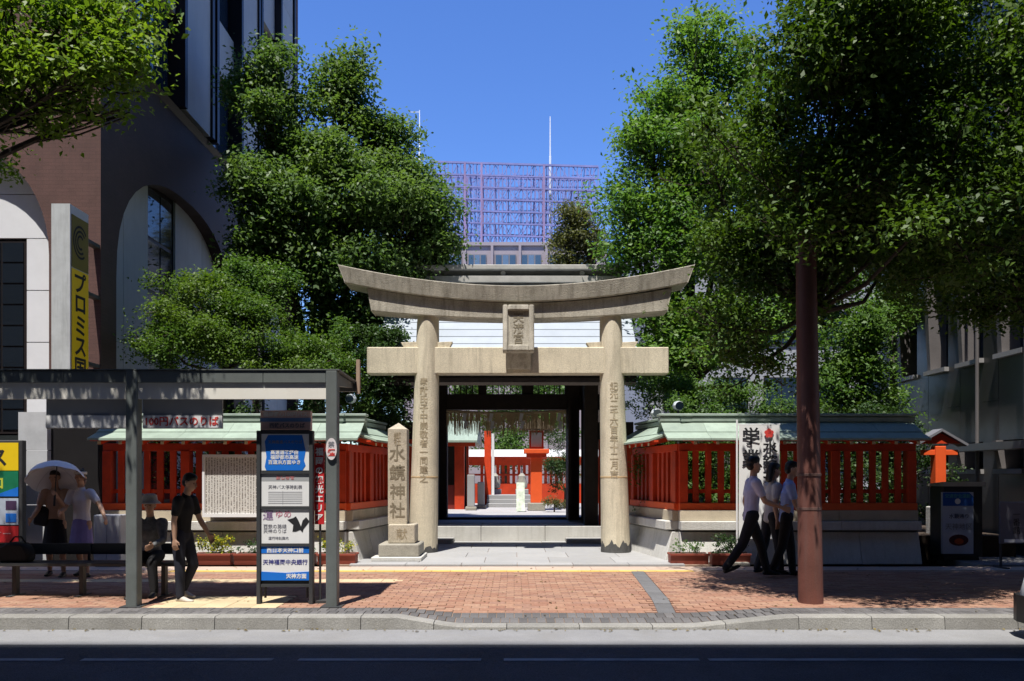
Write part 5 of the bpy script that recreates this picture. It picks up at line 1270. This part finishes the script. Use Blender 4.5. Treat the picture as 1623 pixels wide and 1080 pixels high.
        if sleeve == 'short': shirt += [[(sh_-V3((sd*.03*s, 0, 0)), .072*s), (sh_, .068*s), (sh_.lerp(elb, .62), .058*s)]]
        elif sleeve == 'long': shirt += [[(sh_-V3((sd*.03*s, 0, 0)), .072*s), (sh_, .066*s), (elb, .052*s)], [(elb, .052*s), (wr, .038*s)]]
    for sd, a in zip((1, -1), legs):
        hj = pel+V3((sd*.088*s, 0, -.03*s)); fl, kn, ab = a[:3]
        d1 = V3((sd*math.sin(R(ab)), -math.sin(R(fl)), -math.cos(R(fl)))).normalized(); kj = hj+d1*.41*s
        d2 = V3((sd*math.sin(R(ab)), -math.sin(R(fl-kn)), -math.cos(R(fl-kn)))).normalized(); an = kj+d2*.40*s
        body += [[(hj, .078*s), (kj, .052*s)], [(kj, .052*s), (kj.lerp(an, .3), .053*s), (an, .034*s)]]
        fa = R(a[3] if len(a) > 3 else 0)
        fd = V3((0, -math.cos(fa), -math.sin(fa))); fu = V3((0, -math.sin(fa), math.cos(fa)))
        heel = an-fu*.045*s-fd*.03*s; ball = an-fu*.055*s+fd*.12*s; toe = ball+fd*.055*s
        shoes.append([[(heel, (.036*s, .036*s, .03*s)), (an-fu*.02*s, .042*s), (ball, (.045*s, .045*s, .026*s))], [(ball, (.045*s, .045*s, .026*s)), (toe, (.036*s, .03*s, .02*s))]])
        body += [[(an, .034*s), (an-fu*.04*s+fd*.06*s, .026*s)]]
        if bottom == 'trousers': trou += [[(hj+V3((0, 0, .03*s)), .098*s), (kj, .072*s)], [(kj, .072*s), (an, .056*s)]]
    if bottom == 'trousers': trou += [[(pel+upv*.08*s, (.135*s, .098*s, .03*s)), (pel-V3((0, 0, .05*s)), (.150*s, .108*s, .06*s))]]
    elif bottom == 'skirt': trou += [[(pel+upv*.09*s, (.125*s, .095*s, .02*s)), (pel-V3((0, 0, .05*s)), (.160*s, .125*s, .04*s)), (pel+V3((0, -.03*s, -.50*s)), (.205*s, .17*s, .02*s))]]
    bo = volume(body, 'body', skin, P, .0085, 2)
    if shirt: volume(shirt, 'shirt', topmat, P, .013, 3)
    if trou: volume(trou, bottom, legmat, P, .013, 3)
    for sh1 in shoes: volume(sh1, 'shoe', shoe or mat('black_leather', (.015, .014, .013), .4), P, .009, 2)
    if hair == 'short':
        hv = [[(hl(0, .025, .05), (.084*s, .092*s, .088*s)), (hl(0, -.035, .085), (.06*s, .05*s, .045*s))], [(hl(0, .05, -.01), (.076*s, .062*s, .07*s))]]
    elif hair == 'long':
        hv = [[(hl(0, .022, .05), (.088*s, .096*s, .09*s)), (hl(0, -.035, .085), (.062*s, .05*s, .045*s))], [(hl(0, .055, .0), (.085*s, .065*s, .08*s)), (hl(0, .075, -.15), (.08*s, .04*s, .05*s))]]
    elif hair == 'bun':
        hv = [[(hl(0, .025, .05), (.084*s, .092*s, .086*s)), (hl(0, -.035, .085), (.06*s, .05*s, .04*s))], [(hl(0, .05, .0), (.074*s, .06*s, .06*s))], [(hl(0, .09, .11), .042*s)]]
    volume(hv, 'hair', hairm, P, .009, 2)
    em = mat('eye_dark', (.02, .015, .012), .2)
    for x in (.03, -.03):
        c = hl(x, -.083, .012); m_ = MB(); m_.lathe([(.001, -.006*s), (.007*s, -.003*s), (.007*s, .003*s), (.001, .006*s)], (0, 0), 10)
        m_.v = [(p[0]*1.3+c.x, p[1]+c.y, p[2]+c.z) for p in m_.v]; m_.build('eye', em, P)
    if hat == 'bucket':
        hm = mcloth('hat_cloth', (.42, .40, .36)); c = hl(0, .01, .07)
        MB().lathe([(.15*s, c.z-.05*s), (.155*s, c.z-.045*s), (.105*s, c.z+.0*s), (.095*s, c.z+.07*s), (.06*s, c.z+.09*s), (.01, c.z+.095*s)], (c.x, c.y), 22).build('hat', hm, P, smooth=True)
    if hat == 'visor':
        hm = mcloth('visor_cloth', (.6, .58, .54)); c = hl(0, -.0, .05)
        MB().lathe([(.094*s, c.z), (.098*s, c.z+.005), (.098*s, c.z+.04*s), (.09*s, c.z+.045*s)], (c.x, c.y), 22).build('sun_visor', hm, P, smooth=True)
    P.location = loc; P.rotation_euler = (0, 0, rz); ORG[P.name] = loc
    M = Matrix.Translation(loc) @ Matrix.Rotation(rz, 4, 'Z')
    return P, [M @ h for h in hands], M

GR = 'people walking past in the tree shade'
lav = mcloth('lavender_shirt', (.42, .43, .60)); blk = mcloth('black_trousers', (.012, .012, .014))
# three office workers under the tree, walking along the pavement
person('person in lavender short sleeved shirt striding past the white banner, forearm held forward', (PX(1190, 11.7), 11.7, 0), R(90), 1.74, ((24, 10, 2, 0), (-22, 14, 2, -25)), ((-12, 6, 30, 0), (22, 5, 48, 0)), lean=4, topmat=lav, legmat=blk)
person('person with long black hair in pale grey shirt walking beside the lavender shirt', (PX(1222, 12.25), 12.25, 0), R(100), 1.66, ((-8, 10, 2, -8), (10, 6, 2, 0)), ((16, 6, 25, 0), (-14, 6, 22, 0)), lean=3, head=(6, 0), topmat=mcloth('pale_shirt', (.40, .38, .37)), legmat=mcloth('charcoal_trousers', (.02, .02, .022)), hair='long')
person('person in light blue shirt walking half hidden by the brown pole', (PX(1246, 12.0), 12.0, 0), R(80), 1.68, ((11, 6, 2, 0), (-10, 12, 2, -12)), ((-12, 6, 16, 0), (12, 6, 20, 0)), lean=5, head=(8, 0), topmat=mcloth('blue_shirt', (.30, .38, .66)), legmat=blk)
# by the shelter
person('person in black T-shirt and dark trousers with pale shoes walking past the bench', (PX(288, 9.66), 9.66, 0), R(78), 1.5, ((16, 42, 2, 10), (6, 4, 2, 0)), ((18, 5, 14, 0), (-6, 8, 12, 0)), lean=7, head=(14, 0), topmat=mcloth('black_shirt', (.010, .010, .012)), legmat=mcloth('navy_trousers', (.014, .016, .028)), shoe=mat('pale_shoe', (.5, .45, .4), .6))
person('person in pale bucket hat and grey patterned top seated on the shelter bench', (PX(238, 9.95), 9.99, 0), R(8), 1.5, ((86, 84, 5, 0), (84, 86, 5, 0)), ((32, 8, 45, -20), (34, 8, 42, -20)), lean=6, head=(6, 0), topmat=mcloth('grey_pattern', (.14, .145, .15), .6), legmat=blk, seat=.505, hat='bucket', sleeve='long')
wl = mat('white_blouse', (.62, .62, .68), .8, .06)
person('person in white top and long lilac skirt stretching one arm beside the parasol', (PX(130, 11.9), 11.9, 0), R(-8), 1.55, ((6, 4, 3, 0), (-8, 10, 3, 0)), ((10, 42, 20, 22), (22, 10, 55, -30)), lean=2, head=(4, 20), topmat=wl, legmat=mcloth('lilac_skirt', (.20, .17, .36)), bottom='skirt', hair='bun', hat='visor')
pu, hu, Mu = person('person in tan top and black skirt holding up a white parasol', (PX(88, 11.95), 11.95, 0), R(12), 1.55, ((4, 4, 3, 0), (-6, 8, 3, 0)), ((38, 4, 92, -12), (14, 12, 40, 0)), lean=2, head=(4, 0), topmat=mcloth('tan_top', (.36, .24, .18)), legmat=blk, bottom='skirt', hair='bun')
h = hu[0]
um = thing('parasol', 'open white parasol held over the person in the tan top', 'parasol', tuple(h))
ucl = mat('parasol_cloth', (.8, .8, .84), .7, .04)
ax = Vector((PX(92, 11.85), 11.82, 1.66)); dv = (ax-h).normalized()
MB().tube(h-dv*.12, ax+dv*.05, .008, n=8).build('shaft', steel_dark, um)
MB().tube(h-dv*.2, h-dv*.02, .015, n=8).build('handle', wood, um)
Q = dv.to_track_quat('Z', 'Y').to_matrix()
m_ = MB(); nr = 8; rows = 6; rmax = .40; vs = []
for k in range(rows+1):
    q = k/rows
    for j in range(nr*4):
        t = 2*math.pi*j/(nr*4); sag = 1-.045*q*(1-abs(math.cos(nr*t/2)))*1.4
        rr_ = rmax*math.sin(q*1.32)/math.sin(1.32)*sag; zz = -.27*(1-math.cos(q*1.32))/(1-math.cos(1.32))
        vs.append(tuple(ax+Q @ Vector((rr_*math.cos(t), rr_*math.sin(t), zz))))
for k in range(rows):
    for j in range(nr*4): m_.f.append((k*nr*4+j, k*nr*4+(j+1) % (nr*4), (k+1)*nr*4+(j+1) % (nr*4), (k+1)*nr*4+j))
m_.v = vs; m_.build('canopy', ucl, um, smooth=True)
for j in range(nr):
    t = 2*math.pi*j/nr; pts = []
    for k in range(5):
        q = k/4; rr_ = rmax*math.sin(q*1.32)/math.sin(1.32); zz = -.27*(1-math.cos(q*1.32))/(1-math.cos(1.32))-.006
        pts.append(ax+Q @ Vector((rr_*math.cos(t), rr_*math.sin(t), zz)))
    MB().path(pts, [.0025]*5, 4).build('rib', silver, um)
hbg = thing('shoulder_bag', 'black shoulder bag hanging at the hip of the parasol holder', 'bag', (PX(66, 11.9), 11.9, .75))
bx_ = PX(68, 11.9)
MB().prism_y([(bx_-.13, .78), (bx_+.1, .74), (bx_+.13, 1.02), (bx_-.08, 1.08)], 11.84, 11.95).build('body', bgm, hbg, bevel=.025, smooth=True)
MB().path([(bx_-.07, 11.9, 1.06), (bx_+.04, 11.9, 1.24), (bx_+.12, 11.93, 1.02)], [.008]*3, 6).build('strap', bgm, hbg)
